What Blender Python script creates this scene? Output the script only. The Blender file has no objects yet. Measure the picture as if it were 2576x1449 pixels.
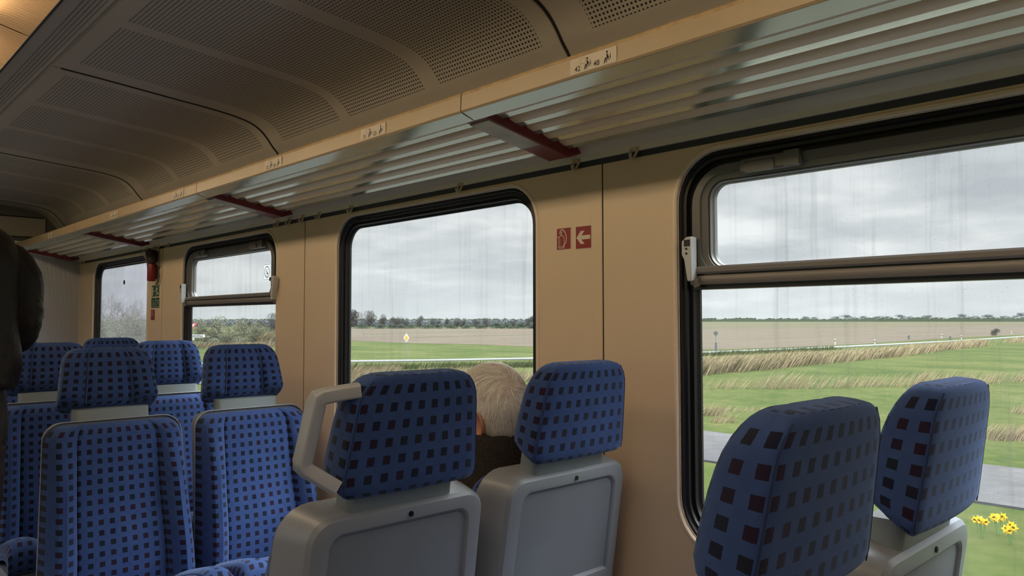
import bpy, bmesh, math, random
from mathutils import Vector, Matrix, noise
C = bpy.context.scene
COL = C.collection
R = math.radians
EYE = 1.28                                   # eye level above the coach floor; heights below are often given relative to it
W = 1.67                                     # inner face of the right side wall
XC = 0.32                                    # centre line of the coach
XL = 2*XC - W                                # inner face of the left side wall
YF, YN = 6.68, -4.6                          # far and near bulkheads
GZ = EYE - 4.5                               # the fields lie lower than the track

# ------------------------------------------------------------------ camera
FPX, YAW, PIT, ROLL = 1914.16, 0.76253556, 0.042517, -0.000897
F = Vector((math.sin(YAW)*math.cos(PIT), math.cos(YAW)*math.cos(PIT), math.sin(PIT)))
Rt = Vector((math.cos(YAW), -math.sin(YAW), 0)); Up = Rt.cross(F)
Rt, Up = Rt*math.cos(ROLL)+Up*math.sin(ROLL), Up*math.cos(ROLL)-Rt*math.sin(ROLL)
cam = bpy.data.cameras.new('camera'); camo = bpy.data.objects.new('camera', cam); COL.objects.link(camo)
cam.sensor_width = 36; cam.lens = FPX/2576*36; cam.clip_start = .02; cam.clip_end = 20000
camo.matrix_world = Matrix(((Rt.x, Up.x, -F.x, 0), (Rt.y, Up.y, -F.y, 0), (Rt.z, Up.z, -F.z, EYE), (0, 0, 0, 1)))
C.camera = camo

# ------------------------------------------------------------------ render look
vs = C.view_settings
vs.view_transform = 'Standard'; vs.look = 'None'; vs.gamma = 1; vs.use_curve_mapping = False
vs.exposure = 0.3
cy = C.cycles
cy.use_denoising = True
try: cy.denoiser = 'OPENIMAGEDENOISE'
except Exception: pass
cy.max_bounces = 9; cy.diffuse_bounces = 5; cy.glossy_bounces = 3; cy.transparent_max_bounces = 16
cy.sample_clamp_indirect = 6; cy.caustics_reflective = False; cy.caustics_refractive = False

# ------------------------------------------------------------------ node helpers
class NT:
    def __init__(s, tree): s.t = tree; s.n = tree.nodes; s.l = tree.links
    def new(s, typ, **kw):
        n = s.n.new(typ)
        for k, v in kw.items(): setattr(n, k, v)
        return n
    def set(s, n, i, v):
        if isinstance(v, bpy.types.NodeSocket): s.l.new(v, n.inputs[i])
        elif v is not None:
            sk = n.inputs[i]
            if hasattr(sk.default_value, '__len__') and not hasattr(v, '__len__'): v = (v,)*len(sk.default_value)
            if sk.type == 'RGBA' and len(v) == 3: v = (*v, 1)
            sk.default_value = v
    def math(s, op, a, b=None, c=None, clamp=False):
        n = s.new('ShaderNodeMath', operation=op, use_clamp=clamp); s.set(n, 0, a)
        if b is not None: s.set(n, 1, b)
        if c is not None: s.set(n, 2, c)
        return n.outputs[0]
    def vmath(s, op, a, b=None):
        n = s.new('ShaderNodeVectorMath', operation=op); s.set(n, 0, a)
        if b is not None: s.set(n, 1, b)
        return n.outputs[0]
    def mix(s, f, a, b, mode='MIX'):
        n = s.new('ShaderNodeMix', data_type='RGBA', blend_type=mode)
        s.set(n, 0, f); s.set(n, 6, a); s.set(n, 7, b); return n.outputs[2]
    def ramp(s, f, stops):
        n = s.new('ShaderNodeValToRGB'); s.set(n, 0, f); cr = n.color_ramp
        while len(cr.elements) < len(stops): cr.elements.new(.5)
        for e, (p, c) in zip(cr.elements, stops):
            e.position = p; e.color = (c, c, c, 1) if not hasattr(c, '__len__') else (*c, 1)
        return n.outputs[0]
    def noise(s, vec, scale, detail=4, rough=.5, dim='3D'):
        n = s.new('ShaderNodeTexNoise', noise_dimensions=dim); s.set(n, 'Vector', vec)
        n.inputs['Scale'].default_value = scale; n.inputs['Detail'].default_value = detail; n.inputs['Roughness'].default_value = rough
        return n.outputs[0]
    def scale(s, vec, v): return s.vmath('MULTIPLY', vec, v)
    def sep(s, vec):
        n = s.new('ShaderNodeSeparateXYZ'); s.set(n, 0, vec); return n.outputs
    def comb(s, x=0, y=0, z=0):
        n = s.new('ShaderNodeCombineXYZ'); s.set(n, 0, x); s.set(n, 1, y); s.set(n, 2, z); return n.outputs[0]
    def coord(s, w='Object'): return s.new('ShaderNodeTexCoord').outputs[w]
    def bump(s, h, strength=.3, dist=.002):
        n = s.new('ShaderNodeBump'); s.set(n, 'Height', h); n.inputs['Strength'].default_value = strength; n.inputs['Distance'].default_value = dist
        return n.outputs[0]

# ------------------------------------------------------------------ sky: overcast, brighter towards the zenith
wd = bpy.data.worlds.new('overcast_sky'); C.world = wd; wd.use_nodes = True
t = NT(wd.node_tree); t.n.clear()
D = t.vmath('NORMALIZE', t.coord('Generated')); dx, dy, dz = t.sep(D)
zz = t.math('ADD', t.math('MAXIMUM', dz, 0.0), .16)
P = t.comb(t.math('DIVIDE', dx, zz), t.math('DIVIDE', dy, zz), 0.0)
n1 = t.noise(P, .75, 6, .52); n2 = t.noise(P, 2.2, 5, .55)
cl = t.math('ADD', t.math('MULTIPLY', n1, .72), t.math('MULTIPLY', n2, .28))
cloud = t.ramp(cl, [(.40, (.53, .565, .61)), (.50, (.70, .73, .755)), (.59, (.93, .945, .955))])
hz = t.math('SUBTRACT', 1.0, t.math('DIVIDE', t.math('MAXIMUM', dz, 0.0), .11), clamp=True)
cloud = t.mix(t.math('MULTIPLY', hz, .75), cloud, (.84, .885, .91))
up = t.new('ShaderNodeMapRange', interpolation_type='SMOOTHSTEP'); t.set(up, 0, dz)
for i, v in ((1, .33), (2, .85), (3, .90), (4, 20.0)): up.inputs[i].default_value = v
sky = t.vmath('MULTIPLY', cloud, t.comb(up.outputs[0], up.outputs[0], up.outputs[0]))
low = t.math('GREATER_THAN', dz, -.002)
sky = t.mix(low, (.10, .12, .06), sky)
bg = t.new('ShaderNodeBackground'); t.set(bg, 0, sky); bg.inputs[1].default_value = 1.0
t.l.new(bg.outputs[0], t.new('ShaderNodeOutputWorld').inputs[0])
# ------------------------------------------------------------------ mesh helpers
class MB:
    def __init__(s): s.v = []; s.f = []; s.uv = []; s.mi = []
    def add(s, vs, fs, uvs=None, mi=0):
        o = len(s.v); s.v += [tuple(p) for p in vs]
        for k, f in enumerate(fs):
            s.f.append([i+o for i in f]); s.mi.append(mi)
            s.uv.append([uvs[i] for i in f] if uvs else [(0, 0)]*len(f))
    def box(s, x0, x1, y0, y1, z0, z1, mi=0, M=None):
        vs = [Vector((x, y, z)) for x in (x0, x1) for y in (y0, y1) for z in (z0, z1)]
        if M: vs = [M @ v for v in vs]
        s.add(vs, [(0, 1, 3, 2), (4, 6, 7, 5), (0, 4, 5, 1), (2, 3, 7, 6), (0, 2, 6, 4), (1, 5, 7, 3)], mi=mi)
    def loft(s, loops, closed=True, cap0=False, cap1=False, uvs=None, mi=0):
        n = len(loops[0]); o = len(s.v)
        vs = [p for lp in loops for p in lp]; fs = []; fu = []
        m = n if closed else n-1
        for a in range(len(loops)-1):
            for i in range(m):
                j = (i+1) % n
                fs.append((a*n+i, a*n+j, (a+1)*n+j, (a+1)*n+i))
                if uvs:
                    def g(a_, i_, jj):
                        u = uvs[a_][i_]
                        if jj and i_ == 0 and closed: return (uvs[a_][n-1][0]+.02, u[1])
                        return u
                    fu.append([g(a, i, 0), g(a, j, 1), g(a+1, j, 1), g(a+1, i, 0)])
        if cap0: fs.append(tuple(reversed(range(n)))); fu.append([(0, 0)]*n)
        if cap1: fs.append(tuple(range((len(loops)-1)*n, len(loops)*n))); fu.append([(0, 0)]*n)
        s.v += [tuple(p) for p in vs]
        for k, f in enumerate(fs):
            s.f.append([i+o for i in f]); s.mi.append(mi); s.uv.append(fu[k] if uvs else [(0, 0)]*len(f))
    def tube(s, path, rad, n=8, cap=True, mi=0, flat=1.0):
        path = [Vector(p) for p in path]; loops = []
        up0 = Vector((0, 0, 1))
        for i, p in enumerate(path):
            d = (path[min(i+1, len(path)-1)]-path[max(i-1, 0)])
            d = d.normalized() if d.length > 1e-9 else Vector((0, 0, 1))
            a = d.cross(up0)
            if a.length < .05: a = d.cross(Vector((0, 1, 0)))
            a.normalize(); b = a.cross(d)
            r = rad[i] if hasattr(rad, '__len__') else rad
            loops.append([p+a*(r*math.cos(2*math.pi*k/n))+b*(r*flat*math.sin(2*math.pi*k/n)) for k in range(n)])
        s.loft(loops, True, cap, cap, mi=mi)
    def poly(s, pts, mi=0): s.add(pts, [tuple(range(len(pts)))], mi=mi)
    def prism(s, pts, vec, mi=0):
        n = len(pts); vec = Vector(vec); a = [Vector(p) for p in pts]; b = [p+vec for p in a]
        s.add(a+b, [tuple(reversed(range(n))), tuple(range(n, 2*n))]+[(i, (i+1) % n, n+(i+1) % n, n+i) for i in range(n)], mi=mi)
    def extrude_y(s, prof, y0, y1, mi=0, M=None):
        s.prism([(x, y0, z) for x, z in prof], (0, y1-y0, 0), mi)
    def mesh(s, name, mats, sharp=35, fix=True):
        me = bpy.data.meshes.new(name); me.from_pydata(s.v, [], s.f)
        uv = me.uv_layers.new(name='UVMap'); k = 0; data = [0.0]*(2*len(me.loops))
        for f in s.uv:
            for u in f: data[k] = u[0]; data[k+1] = u[1]; k += 2
        uv.data.foreach_set('uv', data)
        for m in (mats if isinstance(mats, (list, tuple)) else [mats]): me.materials.append(m)
        me.polygons.foreach_set('material_index', s.mi)
        if fix:
            bm = bmesh.new(); bm.from_mesh(me); bmesh.ops.recalc_face_normals(bm, faces=bm.faces); bm.to_mesh(me); bm.free()
        if sharp is not None:
            me.polygons.foreach_set('use_smooth', [True]*len(me.polygons)); me.set_sharp_from_angle(angle=R(sharp))
        me.update(); return me

def props(o, label=None, cat=None, group=None, kind=None):
    for k, v in (('label', label), ('category', cat), ('group', group), ('kind', kind)):
        if v: o[k] = v
    return o
def root(name, loc, label, cat, group=None, kind=None, rz=0):
    o = bpy.data.objects.new(name, None); COL.objects.link(o); o.empty_display_size = .1
    o.location = loc; o.rotation_euler = (0, 0, rz); o['_l'] = list(loc)
    return props(o, label, cat, group, kind)
def part(name, mb, mats, parent, label=None, sharp=35, fix=True, local=False, bevel=0, kind=None, top=None):
    """mesh in world coordinates under a root (or in the root's own frame with local=True)"""
    me = mb if isinstance(mb, bpy.types.Mesh) else mb.mesh(name, mats, sharp, fix)
    o = bpy.data.objects.new(name, me); COL.objects.link(o)
    if parent:
        o.parent = parent
        if not local:
            q = parent; 
            while q.parent: q = q.parent
            if q is parent: o.matrix_parent_inverse = Matrix.Translation(parent.location).inverted()
    if bevel:
        b = o.modifiers.new('bevel', 'BEVEL'); b.width = bevel; b.segments = 2; b.limit_method = 'ANGLE'; b.angle_limit = R(40)
    if label: o['label'] = label
    if kind: o['kind'] = kind
    return o
def solo(name, mb, mats, label, cat, group=None, kind=None, **k):
    return props(part(name, mb, mats, None, **k), label, cat, group, kind)
def copy_tree(o, parent=None):
    c = o.copy(); COL.objects.link(c)
    if parent: c.parent = parent
    for ch in list(o.children): copy_tree(ch, c)
    return c
def arc(cx, cy_, r, a0, a1, n): return [(cx+r*math.cos(R(a0+(a1-a0)*i/n)), cy_+r*math.sin(R(a0+(a1-a0)*i/n))) for i in range(n+1)]
def rrect(c0, c1, h0, h1, r, n=8):
    """rounded rectangle loop, counter-clockwise from the right-bottom corner"""
    out = []
    for sx, sy, a in ((1, -1, -90), (1, 1, 0), (-1, 1, 90), (-1, -1, 180)):
        out += arc(c0+sx*(h0-r), c1+sy*(h1-r), r, a, a+90, n)
    return out
def spot(u, v, z):                            # where the line of sight through a pixel meets the level z
    d = F+Rt*((u-1288)/FPX)-Up*((v-724.5)/FPX); k = (z-EYE)/d.z
    return Vector((d.x*k, d.y*k, z))
ORD = ['first', 'second', 'third', 'fourth', 'fifth', 'sixth', 'seventh', 'eighth', 'ninth', 'tenth', 'eleventh', 'twelfth', 'thirteenth',
       'fourteenth', 'fifteenth', 'sixteenth', 'seventeenth', 'eighteenth', 'nineteenth', 'twentieth', 'twenty-first', 'twenty-second', 'twenty-third', 'twenty-fourth', 'twenty-fifth', 'twenty-sixth']

# ------------------------------------------------------------------ materials
def mat(name, col, rough=.5, metal=0, spec=.5, bump=None, var=0, vscale=8, sheen=0, emit=None, estr=0, coat=0, two=None):
    m = bpy.data.materials.new(name); m.use_nodes = True; t = NT(m.node_tree); b = t.n['Principled BSDF']
    b.inputs['Roughness'].default_value = rough; b.inputs['Metallic'].default_value = metal
    b.inputs['Specular IOR Level'].default_value = spec; b.inputs['Sheen Weight'].default_value = sheen; b.inputs['Coat Weight'].default_value = coat
    co = t.coord('Object')
    if var:
        f = t.noise(co, vscale, 4); c2 = two or tuple(x*(1-var) for x in col)
        t.set(b, 'Base Color', t.mix(t.ramp(f, [(.35, 0), (.65, 1)]), col, c2))
    else: t.set(b, 'Base Color', col)
    if bump: t.set(b, 'Normal', t.bump(t.noise(co, bump[0], 3), bump[1], bump[2] if len(bump) > 2 else .001))
    if emit: t.set(b, 'Emission Color', emit); b.inputs['Emission Strength'].default_value = estr
    return m
M = {}
M['wall'] = mat('beige_wall_panel', (.68, .545, .385), .42, bump=(220, .05), var=.05, vscale=2)
M['wall_lip'] = mat('beige_panel_lip', (.72, .60, .46), .35)
M['ceil_back'] = mat('dark_gap', (.012, .012, .012), .9)
M['cove'] = mat('grey_cove', (.60, .56, .48), .45, bump=(150, .05))
M['strip'] = mat('dark_strip', (.022, .026, .036), .5)
M['rubber'] = mat('black_rubber', (.008, .008, .010), .38, bump=(90, .05))
M['hopper'] = mat('grey_window_frame', (.125, .125, .118), .4, metal=.2, bump=(180, .06))
M['alu_edge'] = mat('bare_frame_edge', (.17, .18, .178), .4, metal=.1)
M['rail'] = mat('brown_grey_rail', (.19, .175, .168), .42, metal=.25, bump=(120, .05))
M['lever'] = mat('pale_grey_lever', (.50, .52, .52), .35)
M['lever_side'] = mat('taupe_lever_side', (.22, .19, .165), .45)
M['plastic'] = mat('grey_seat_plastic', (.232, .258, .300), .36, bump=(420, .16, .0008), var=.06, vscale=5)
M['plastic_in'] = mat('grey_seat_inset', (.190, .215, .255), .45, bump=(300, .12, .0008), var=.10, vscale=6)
M['handle'] = mat('pale_grey_handle', (.36, .385, .43), .34, bump=(420, .14, .0008))
M['neck'] = mat('grey_neck', (.205, .245, .265), .4, bump=(300, .08))
M['screw'] = mat('dark_screw', (.05, .05, .05), .3, metal=1)
M['beam'] = mat('beige_rack_rail', (.36, .275, .172), .35, bump=(150, .06), var=.05, vscale=9)
M['beam_top'] = mat('paler_rack_edge', (.46, .335, .19), .4, var=.25, vscale=30)  # top edge of the rail, paler than its face and mottled
M['slat'] = mat('cream_slat', (.74, .63, .45), .4)
M['slat_lip'] = mat('aluminium_slat_lip', (.56, .62, .50), .15, metal=.7)  # aluminium tinted pale green to stand in for the meadow's reflection
M['red'] = mat('dark_red_bracket', (.17, .018, .030), .42, bump=(200, .06))
M['rackcover'] = mat('worn_cream_cover', (.44, .40, .30), .45, var=.3, vscale=14, two=(.27, .26, .18))
M['hook'] = mat('cream_hook', (.46, .38, .27), .4)
M['darkgrey'] = mat('dark_grey_trim', (.075, .073, .07), .6)
M['header'] = mat('pale_header_panel', (.26, .235, .19), .5, bump=(60, .05))
M['floor'] = mat('grey_floor', (.09, .09, .10), .6, var=.2, vscale=40)
M['sheet'] = mat('seat_base_metal', (.10, .10, .105), .5, metal=.4)
M['white'] = mat('sticker_white', (.50, .44, .36), .5)
M['ink'] = mat('sticker_ink', (.012, .010, .010), .6)
M['signred'] = mat('sign_red', (.24, .012, .014), .4)
M['signwhite'] = mat('sign_white', (.62, .55, .45), .45)
M['signgreen'] = mat('sign_green', (.012, .075, .035), .45)
M['clearwhite'] = mat('window_sticker_white', (.80, .82, .84), .5)
_t = NT(M['clearwhite'].node_tree); _b = _t.n['Principled BSDF']; _l = _t.new('ShaderNodeBsdfTranslucent'); _t.set(_l, 0, (.85, .87, .88)); _x = _t.new('ShaderNodeMixShader'); _x.inputs[0].default_value = .7
_o = [n for n in _t.n if n.type == 'OUTPUT_MATERIAL'][0]; _t.l.new(_b.outputs[0], _x.inputs[1]); _t.l.new(_l.outputs[0], _x.inputs[2]); _t.l.new(_x.outputs[0], _o.inputs[0])
M['extred'] = mat('extinguisher_red', (.20, .010, .014), .35)
M['extdark'] = mat('extinguisher_dark', (.018, .010, .010), .5, bump=(40, .3, .004))
M['hose'] = mat('extinguisher_hose', (.14, .11, .09), .5)
M['leather'] = mat('black_leather', (.006, .0052, .005), .48, spec=.20, bump=(16, .5, .012), var=.5, vscale=5, two=(.011, .007, .006))
M['trouser'] = mat('dark_brown_trousers', (.020, .014, .011), .6, bump=(14, .7, .02))
M['jacket'] = mat('dark_fleece_jacket', (.006, .005, .0055), .85, bump=(160, .4, .003), sheen=.1)
M['collar'] = mat('knitted_collar', (.035, .026, .020), .9, bump=(300, .9, .006), var=.6, vscale=160)
M['skin'] = mat('skin', (.46, .22, .15), .5, bump=(120, .1))
def hairmat(name, a, b_):
    m = mat(name, a, .42); t = NT(m.node_tree); b = t.n['Principled BSDF']; g = t.new('ShaderNodeNewGeometry')
    t.set(b, 'Base Color', t.ramp(g.outputs['Random Per Island'], [(.0, b_), (.35, tuple((x+y)/2 for x, y in zip(a, b_))), (1, a)])); return m
M['hair'] = hairmat('grey_white_hair', (.93, .915, .88), (.50, .46, .41))
M['scalp'] = mat('thin_hair_over_scalp', (.58, .49, .42), .5, var=.25, vscale=40)
M['darkhair'] = mat('dark_hair', (.02, .015, .012), .5)
M['eye'] = mat('eye', (.05, .04, .03), .2)
M['lampframe'] = mat('lamp_edge', (.02, .018, .016), .6)

def cloth():
    m = bpy.data.materials.new('blue_plush_with_dark_squares'); m.use_nodes = True; t = NT(m.node_tree); b = t.n['Principled BSDF']
    uv = t.coord('UV'); jit = t.noise(uv, 420, 2)
    jv = t.vmath('SUBTRACT', t.comb(jit, t.noise(t.vmath('ADD', uv, (7.3, 2.1, 0)), 420, 2), 0), (.5, .5, 0))
    s = t.vmath('ADD', t.scale(uv, (1/.0335, 1/.0335, 0)), t.scale(jv, (.055, .055, 0)))
    cell = t.vmath('FLOOR', s); fr = t.vmath('SUBTRACT', t.vmath('FRACTION', s), (.5, .5, 0)); fx, fy, _ = t.sep(t.vmath('ABSOLUTE', fr))
    q = t.math('MULTIPLY', t.math('LESS_THAN', fx, .235), t.math('LESS_THAN', fy, .255))
    w = t.new('ShaderNodeTexWhiteNoise', noise_dimensions='2D'); t.set(w, 'Vector', cell)
    dark = t.ramp(w.outputs[0], [(.0, (.007, .007, .020)), (.38, (.009, .009, .026)), (.52, (.020, .008, .022)), (.74, (.021, .007, .018)), (.90, (.008, .014, .020))])
    grain = t.noise(uv, 900, 2); blot = t.noise(uv, 16, 3)
    base = t.mix(t.ramp(blot, [(.3, 0), (.7, 1)]), (.036, .074, .225), (.046, .092, .265))
    # the weave has slightly greyer lanes between the squares
    lane = t.math('MULTIPLY', t.math('GREATER_THAN', fx, .30), t.math('GREATER_THAN', fy, .30))
    base = t.mix(t.math('MULTIPLY', lane, .18), base, (.030, .058, .165))
    col = t.mix(t.math('MULTIPLY', q, .96), base, dark)
    col = t.mix(.35, col, t.mix(grain, (0, 0, 0), col), 'MIX')
    t.set(b, 'Base Color', col); b.inputs['Roughness'].default_value = .85; b.inputs['Specular IOR Level'].default_value = .15
    b.inputs['Sheen Weight'].default_value = .35; b.inputs['Sheen Roughness'].default_value = .45; b.inputs['Sheen Tint'].default_value = (.45, .62, 1, 1)
    t.set(b, 'Normal', t.bump(grain, .35, .0015)); return m
M['cloth'] = cloth()
M['piping'] = mat('dark_blue_seam', (.012, .026, .085), .9)

def perforated():
    """grey ceiling sheet: UV is (arc length across, distance along); holes only inside the pressed fields"""
    m = bpy.data.materials.new('perforated_grey_ceiling'); m.use_nodes = True; t = NT(m.node_tree); b = t.n['Principled BSDF']
    uv = t.coord('UV'); s, y, _ = t.sep(uv)
    P_ = .0123
    fx = t.math('SUBTRACT', t.math('FRACT', t.math('DIVIDE', s, P_)), .5); fy = t.math('SUBTRACT', t.math('FRACT', t.math('DIVIDE', y, P_)), .5)
    d = t.math('SQRT', t.math('ADD', t.math('MULTIPLY', fx, fx), t.math('MULTIPLY', fy, fy)))
    hole = t.math('LESS_THAN', d, .27)
    # y runs from a panel's own edge; three fields per panel
    def within(x, a, c): return t.math('MULTIPLY', t.math('GREATER_THAN', x, a), t.math('LESS_THAN', x, c))
    f = t.math('ADD', within(y, .068, .516), t.math('ADD', within(y, .592, 1.042), within(y, 1.105, 1.555)))
    f = t.math('MULTIPLY', f, within(s, .172, .966))
    g = t.math('MULTIPLY', within(s, .036, .094), within(y, .0, 99))
    mask = t.math('MULTIPLY', hole, t.math('ADD', f, g, clamp=True))
    n = t.noise(t.coord('Object'), 3, 3)
    base = t.mix(n, (.35, .315, .285), (.40, .365, .335))
    t.set(b, 'Base Color', t.mix(mask, base, (.006, .006, .006))); b.inputs['Roughness'].default_value = .5
    t.set(b, 'Normal', t.bump(t.math('SUBTRACT', 1.0, t.math('MULTIPLY', f, .6)), .5, .004)); return m
M['ceil'] = perforated()

def ribbed(name, col, axis, period, depth=.5, rough=.5, emit=None, estr=0):
    m = bpy.data.materials.new(name); m.use_nodes = True; t = NT(m.node_tree); b = t.n['Principled BSDF']
    x = t.sep(t.coord('Object'))[axis]
    w = t.math('ABSOLUTE', t.math('SUBTRACT', t.math('FRACT', t.math('DIVIDE', x, period)), .5))
    t.set(b, 'Base Color', t.mix(t.ramp(w, [(.30, 0), (.5, 1)]), col, tuple(c*.78 for c in col))); b.inputs['Roughness'].default_value = rough
    t.set(b, 'Normal', t.bump(t.math('MULTIPLY', w, -2.0), depth, .004))
    if emit:
        t.set(b, 'Emission Color', t.mix(t.ramp(w, [(.36, 0), (.48, 1)]), emit, tuple(c*.55 for c in emit))); b.inputs['Emission Strength'].default_value = estr
    return m
M['corrugated'] = ribbed('corrugated_grey_bulkhead', (.42, .425, .45), 0, .009, .4, .33)
M['diffuser'] = ribbed('ribbed_warm_diffuser', (.50, .33, .17), 1, .0215, .6, .5, (1, .50, .20), .06)
M['tube'] = mat('warm_tube', (.9, .8, .6), .5, emit=(1, .78, .52), estr=12)

def glass(name, dirt, streak, tint=(.97, .985, .98), k=40, dc=.09):
    m = bpy.data.materials.new(name); m.use_nodes = True; t = NT(m.node_tree); t.n.clear()
    co = t.coord('Object'); _, y, z = t.sep(co)
    wob = t.math('MULTIPLY', t.noise(t.comb(0, t.math('MULTIPLY', y, 3), t.math('MULTIPLY', z, 6)), 1, 2), .012)
    v = t.comb(0.0, t.math('MULTIPLY', t.math('ADD', y, wob), k), t.math('MULTIPLY', z, 1.1))
    s1 = t.ramp(t.noise(v, 1, 5, .7), [(.55, 0), (.72, 1)])
    v2 = t.comb(0.0, t.math('MULTIPLY', t.math('ADD', y, wob), k*4.5), t.math('MULTIPLY', z, .9))
    s2 = t.ramp(t.noise(v2, 1, 3, .6), [(.62, 0), (.74, 1)])
    vo = t.new('ShaderNodeTexVoronoi'); t.set(vo, 'Vector', co); vo.inputs['Scale'].default_value = 95
    sp = t.math('MULTIPLY', t.math('LESS_THAN', vo.outputs['Distance'], .10), t.math('GREATER_THAN', t.noise(co, 9, 3), .52))
    film = t.noise(co, 5, 4)
    f = t.math('ADD', t.math('MULTIPLY', s1, streak), t.math('MULTIPLY', s2, streak*.8))
    f = t.math('ADD', f, t.math('ADD', t.math('MULTIPLY', film, dirt), t.math('MULTIPLY', sp, .30)), clamp=True)
    tr = t.new('ShaderNodeBsdfTransparent'); t.set(tr, 0, tint)
    df = t.new('ShaderNodeBsdfDiffuse'); t.set(df, 0, (dc, dc, dc*.95)); tl = t.new('ShaderNodeBsdfTranslucent'); t.set(tl, 0, (dc*1.2, dc*1.2, dc*1.15))
    a1 = t.new('ShaderNodeMixShader'); a1.inputs[0].default_value = .6; t.l.new(df.outputs[0], a1.inputs[1]); t.l.new(tl.outputs[0], a1.inputs[2])
    a2 = t.new('ShaderNodeMixShader'); t.set(a2, 0, f); t.l.new(tr.outputs[0], a2.inputs[1]); t.l.new(a1.outputs[0], a2.inputs[2])
    gl = t.new('ShaderNodeBsdfGlossy'); gl.inputs['Roughness'].default_value = .02; lw = t.new('ShaderNodeLayerWeight'); lw.inputs[0].default_value = .5
    fr = t.math('ADD', .022, t.math('MULTIPLY', t.math('POWER', lw.outputs['Facing'], 5.0), .85))
    a3 = t.new('ShaderNodeMixShader'); t.l.new(fr, a3.inputs[0]); t.l.new(a2.outputs[0], a3.inputs[1]); t.l.new(gl.outputs[0], a3.inputs[2])
    t.l.new(a3.outputs[0], t.new('ShaderNodeOutputMaterial').inputs[0]); return m
M['glass'] = glass('streaked_window_glass', .10, .14)
M['glass2'] = glass('heavily_streaked_glass', .14, .22, k=60)
M['glass1'] = glass('bluish_dirty_glass', .46, .14, tint=(.93, .945, 1.0), k=50, dc=.24)

def field(name, stops, scale, stretch=(1, 1, 1), rough=.95, fine=None):
    m = bpy.data.materials.new(name); m.use_nodes = True; t = NT(m.node_tree); b = t.n['Principled BSDF']
    co = t.scale(t.coord('Object'), stretch)
    f = t.math('ADD', t.math('MULTIPLY', t.noise(co, scale, 6, .62), .65), t.math('MULTIPLY', t.noise(t.coord('Object'), scale*11, 4, .6), .35))
    t.set(b, 'Base Color', t.ramp(f, stops)); b.inputs['Roughness'].default_value = rough; b.inputs['Specular IOR Level'].default_value = .05
    return m
M['meadow'] = field('spring_meadow', [(.32, (.0115, .0200, .0037)), (.45, (.0195, .0283, .0056)), (.56, (.0302, .0357, .0093)), (.70, (.0473, .0449, .0163))], .16, (1, .6, 1))
M['meadow_b'] = field('green_field', [(.36, (.0095, .0193, .0043)), (.5, (.0147, .0262, .0059)), (.66, (.0238, .0327, .0098))], .10, (1, .5, 1))
M['stubble'] = field('brown_stubble', [(.34, (.0373, .0300, .0223)), (.5, (.0450, .0362, .0266)), (.64, (.0501, .0431, .0312))], .03, (.5, 3, 1))
M['farfield'] = field('far_yellow_green_field', [(.36, (.0293, .0304, .0181)), (.5, (.0400, .0366, .0223)), (.64, (.0512, .0416, .0273))], .01, (.4, 4, 1))
M['asphalt'] = field('pale_road', [(.35, (.0747, .0762, .0735)), (.65, (.0943, .0955, .0916))], .2)
M['asphalt2'] = field('grey_path', [(.32, (.0291, .0285, .0301)), (.5, (.0403, .0397, .0406)), (.66, (.0580, .0570, .0570))], .16, (.4, .4, 1))
M['ballast'] = field('track_ballast', [(.35, (.0347, .0324, .0308)), (.65, (.0572, .0539, .0506))], 2.2)
M['verge'] = field('dark_verge', [(.3, (.0110, .0176, .0057)), (.7, (.0220, .0238, .0119))], .2)
M['reed'] = mat('dry_reed_grass', (.1440, .1099, .0668), .9, spec=.1, var=.4, vscale=2, two=(.1018, .0884, .0454))
M['greengrass'] = mat('long_green_grass', (.0212, .0342, .0086), .9, spec=.1, var=.4, vscale=1.5, two=(.0387, .0423, .0162))
M['bark'] = mat('grey_bark', (.085, .072, .062), .9)
M['leaf_grey'] = mat('grey_bare_twigs', (.0462, .0444, .0408), .95, spec=.05, var=.5, vscale=.5, two=(.0324, .0348, .0270))
M['leaf_olive'] = mat('olive_leaves', (.1287, .1287, .0799), .9, spec=.1, var=.6, vscale=.7, two=(.0729, .0779, .0506))
M['leaf_blue'] = mat('far_hazy_trees', (.095, .106, .112), .95, spec=.05, var=.25, vscale=.02)  # bluish distance haze is mixed into the leaf colour itself
M['leaf_dark'] = mat('dark_hedge', (.05, .062, .045), .95, spec=.05)
M['pole'] = mat('galvanised_post', (.1250, .1350, .1350), .5, metal=.3)
M['signback'] = mat('sign_back_grey', (.0500, .0625, .0650), .5)
M['outwhite'] = mat('outdoor_white', (.3750, .3800, .3750), .5)
M['outred'] = mat('outdoor_red', (.45, .03, .04), .45)
M['outyellow'] = mat('outdoor_yellow', (.3750, .2250, .0100), .45)
M['outblack'] = mat('outdoor_black', (.02, .02, .02), .5)
M['petal'] = mat('yellow_petals', (.4750, .3100, .0050), .6)
M['stem'] = mat('green_stem', (.06, .13, .03), .7)

# ================================================================== THE COACH
SEAMS = [YN, -3.75, -2.04, -.335, 1.375, 3.085, 4.855, YF]
WIN = [(-2.87, False), (-1.16, True), (.542, True), (2.225, False), (3.937, True), (5.70, False)]
WHW, WZT, WZB, WR = .585, EYE+.425, EYE-.575, .125
WCZ, WHH = (WZT+WZB)/2, (WZT-WZB)/2
ZT = EYE+.444
def mx(x, side): return x if side > 0 else 2*XC-x

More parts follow.
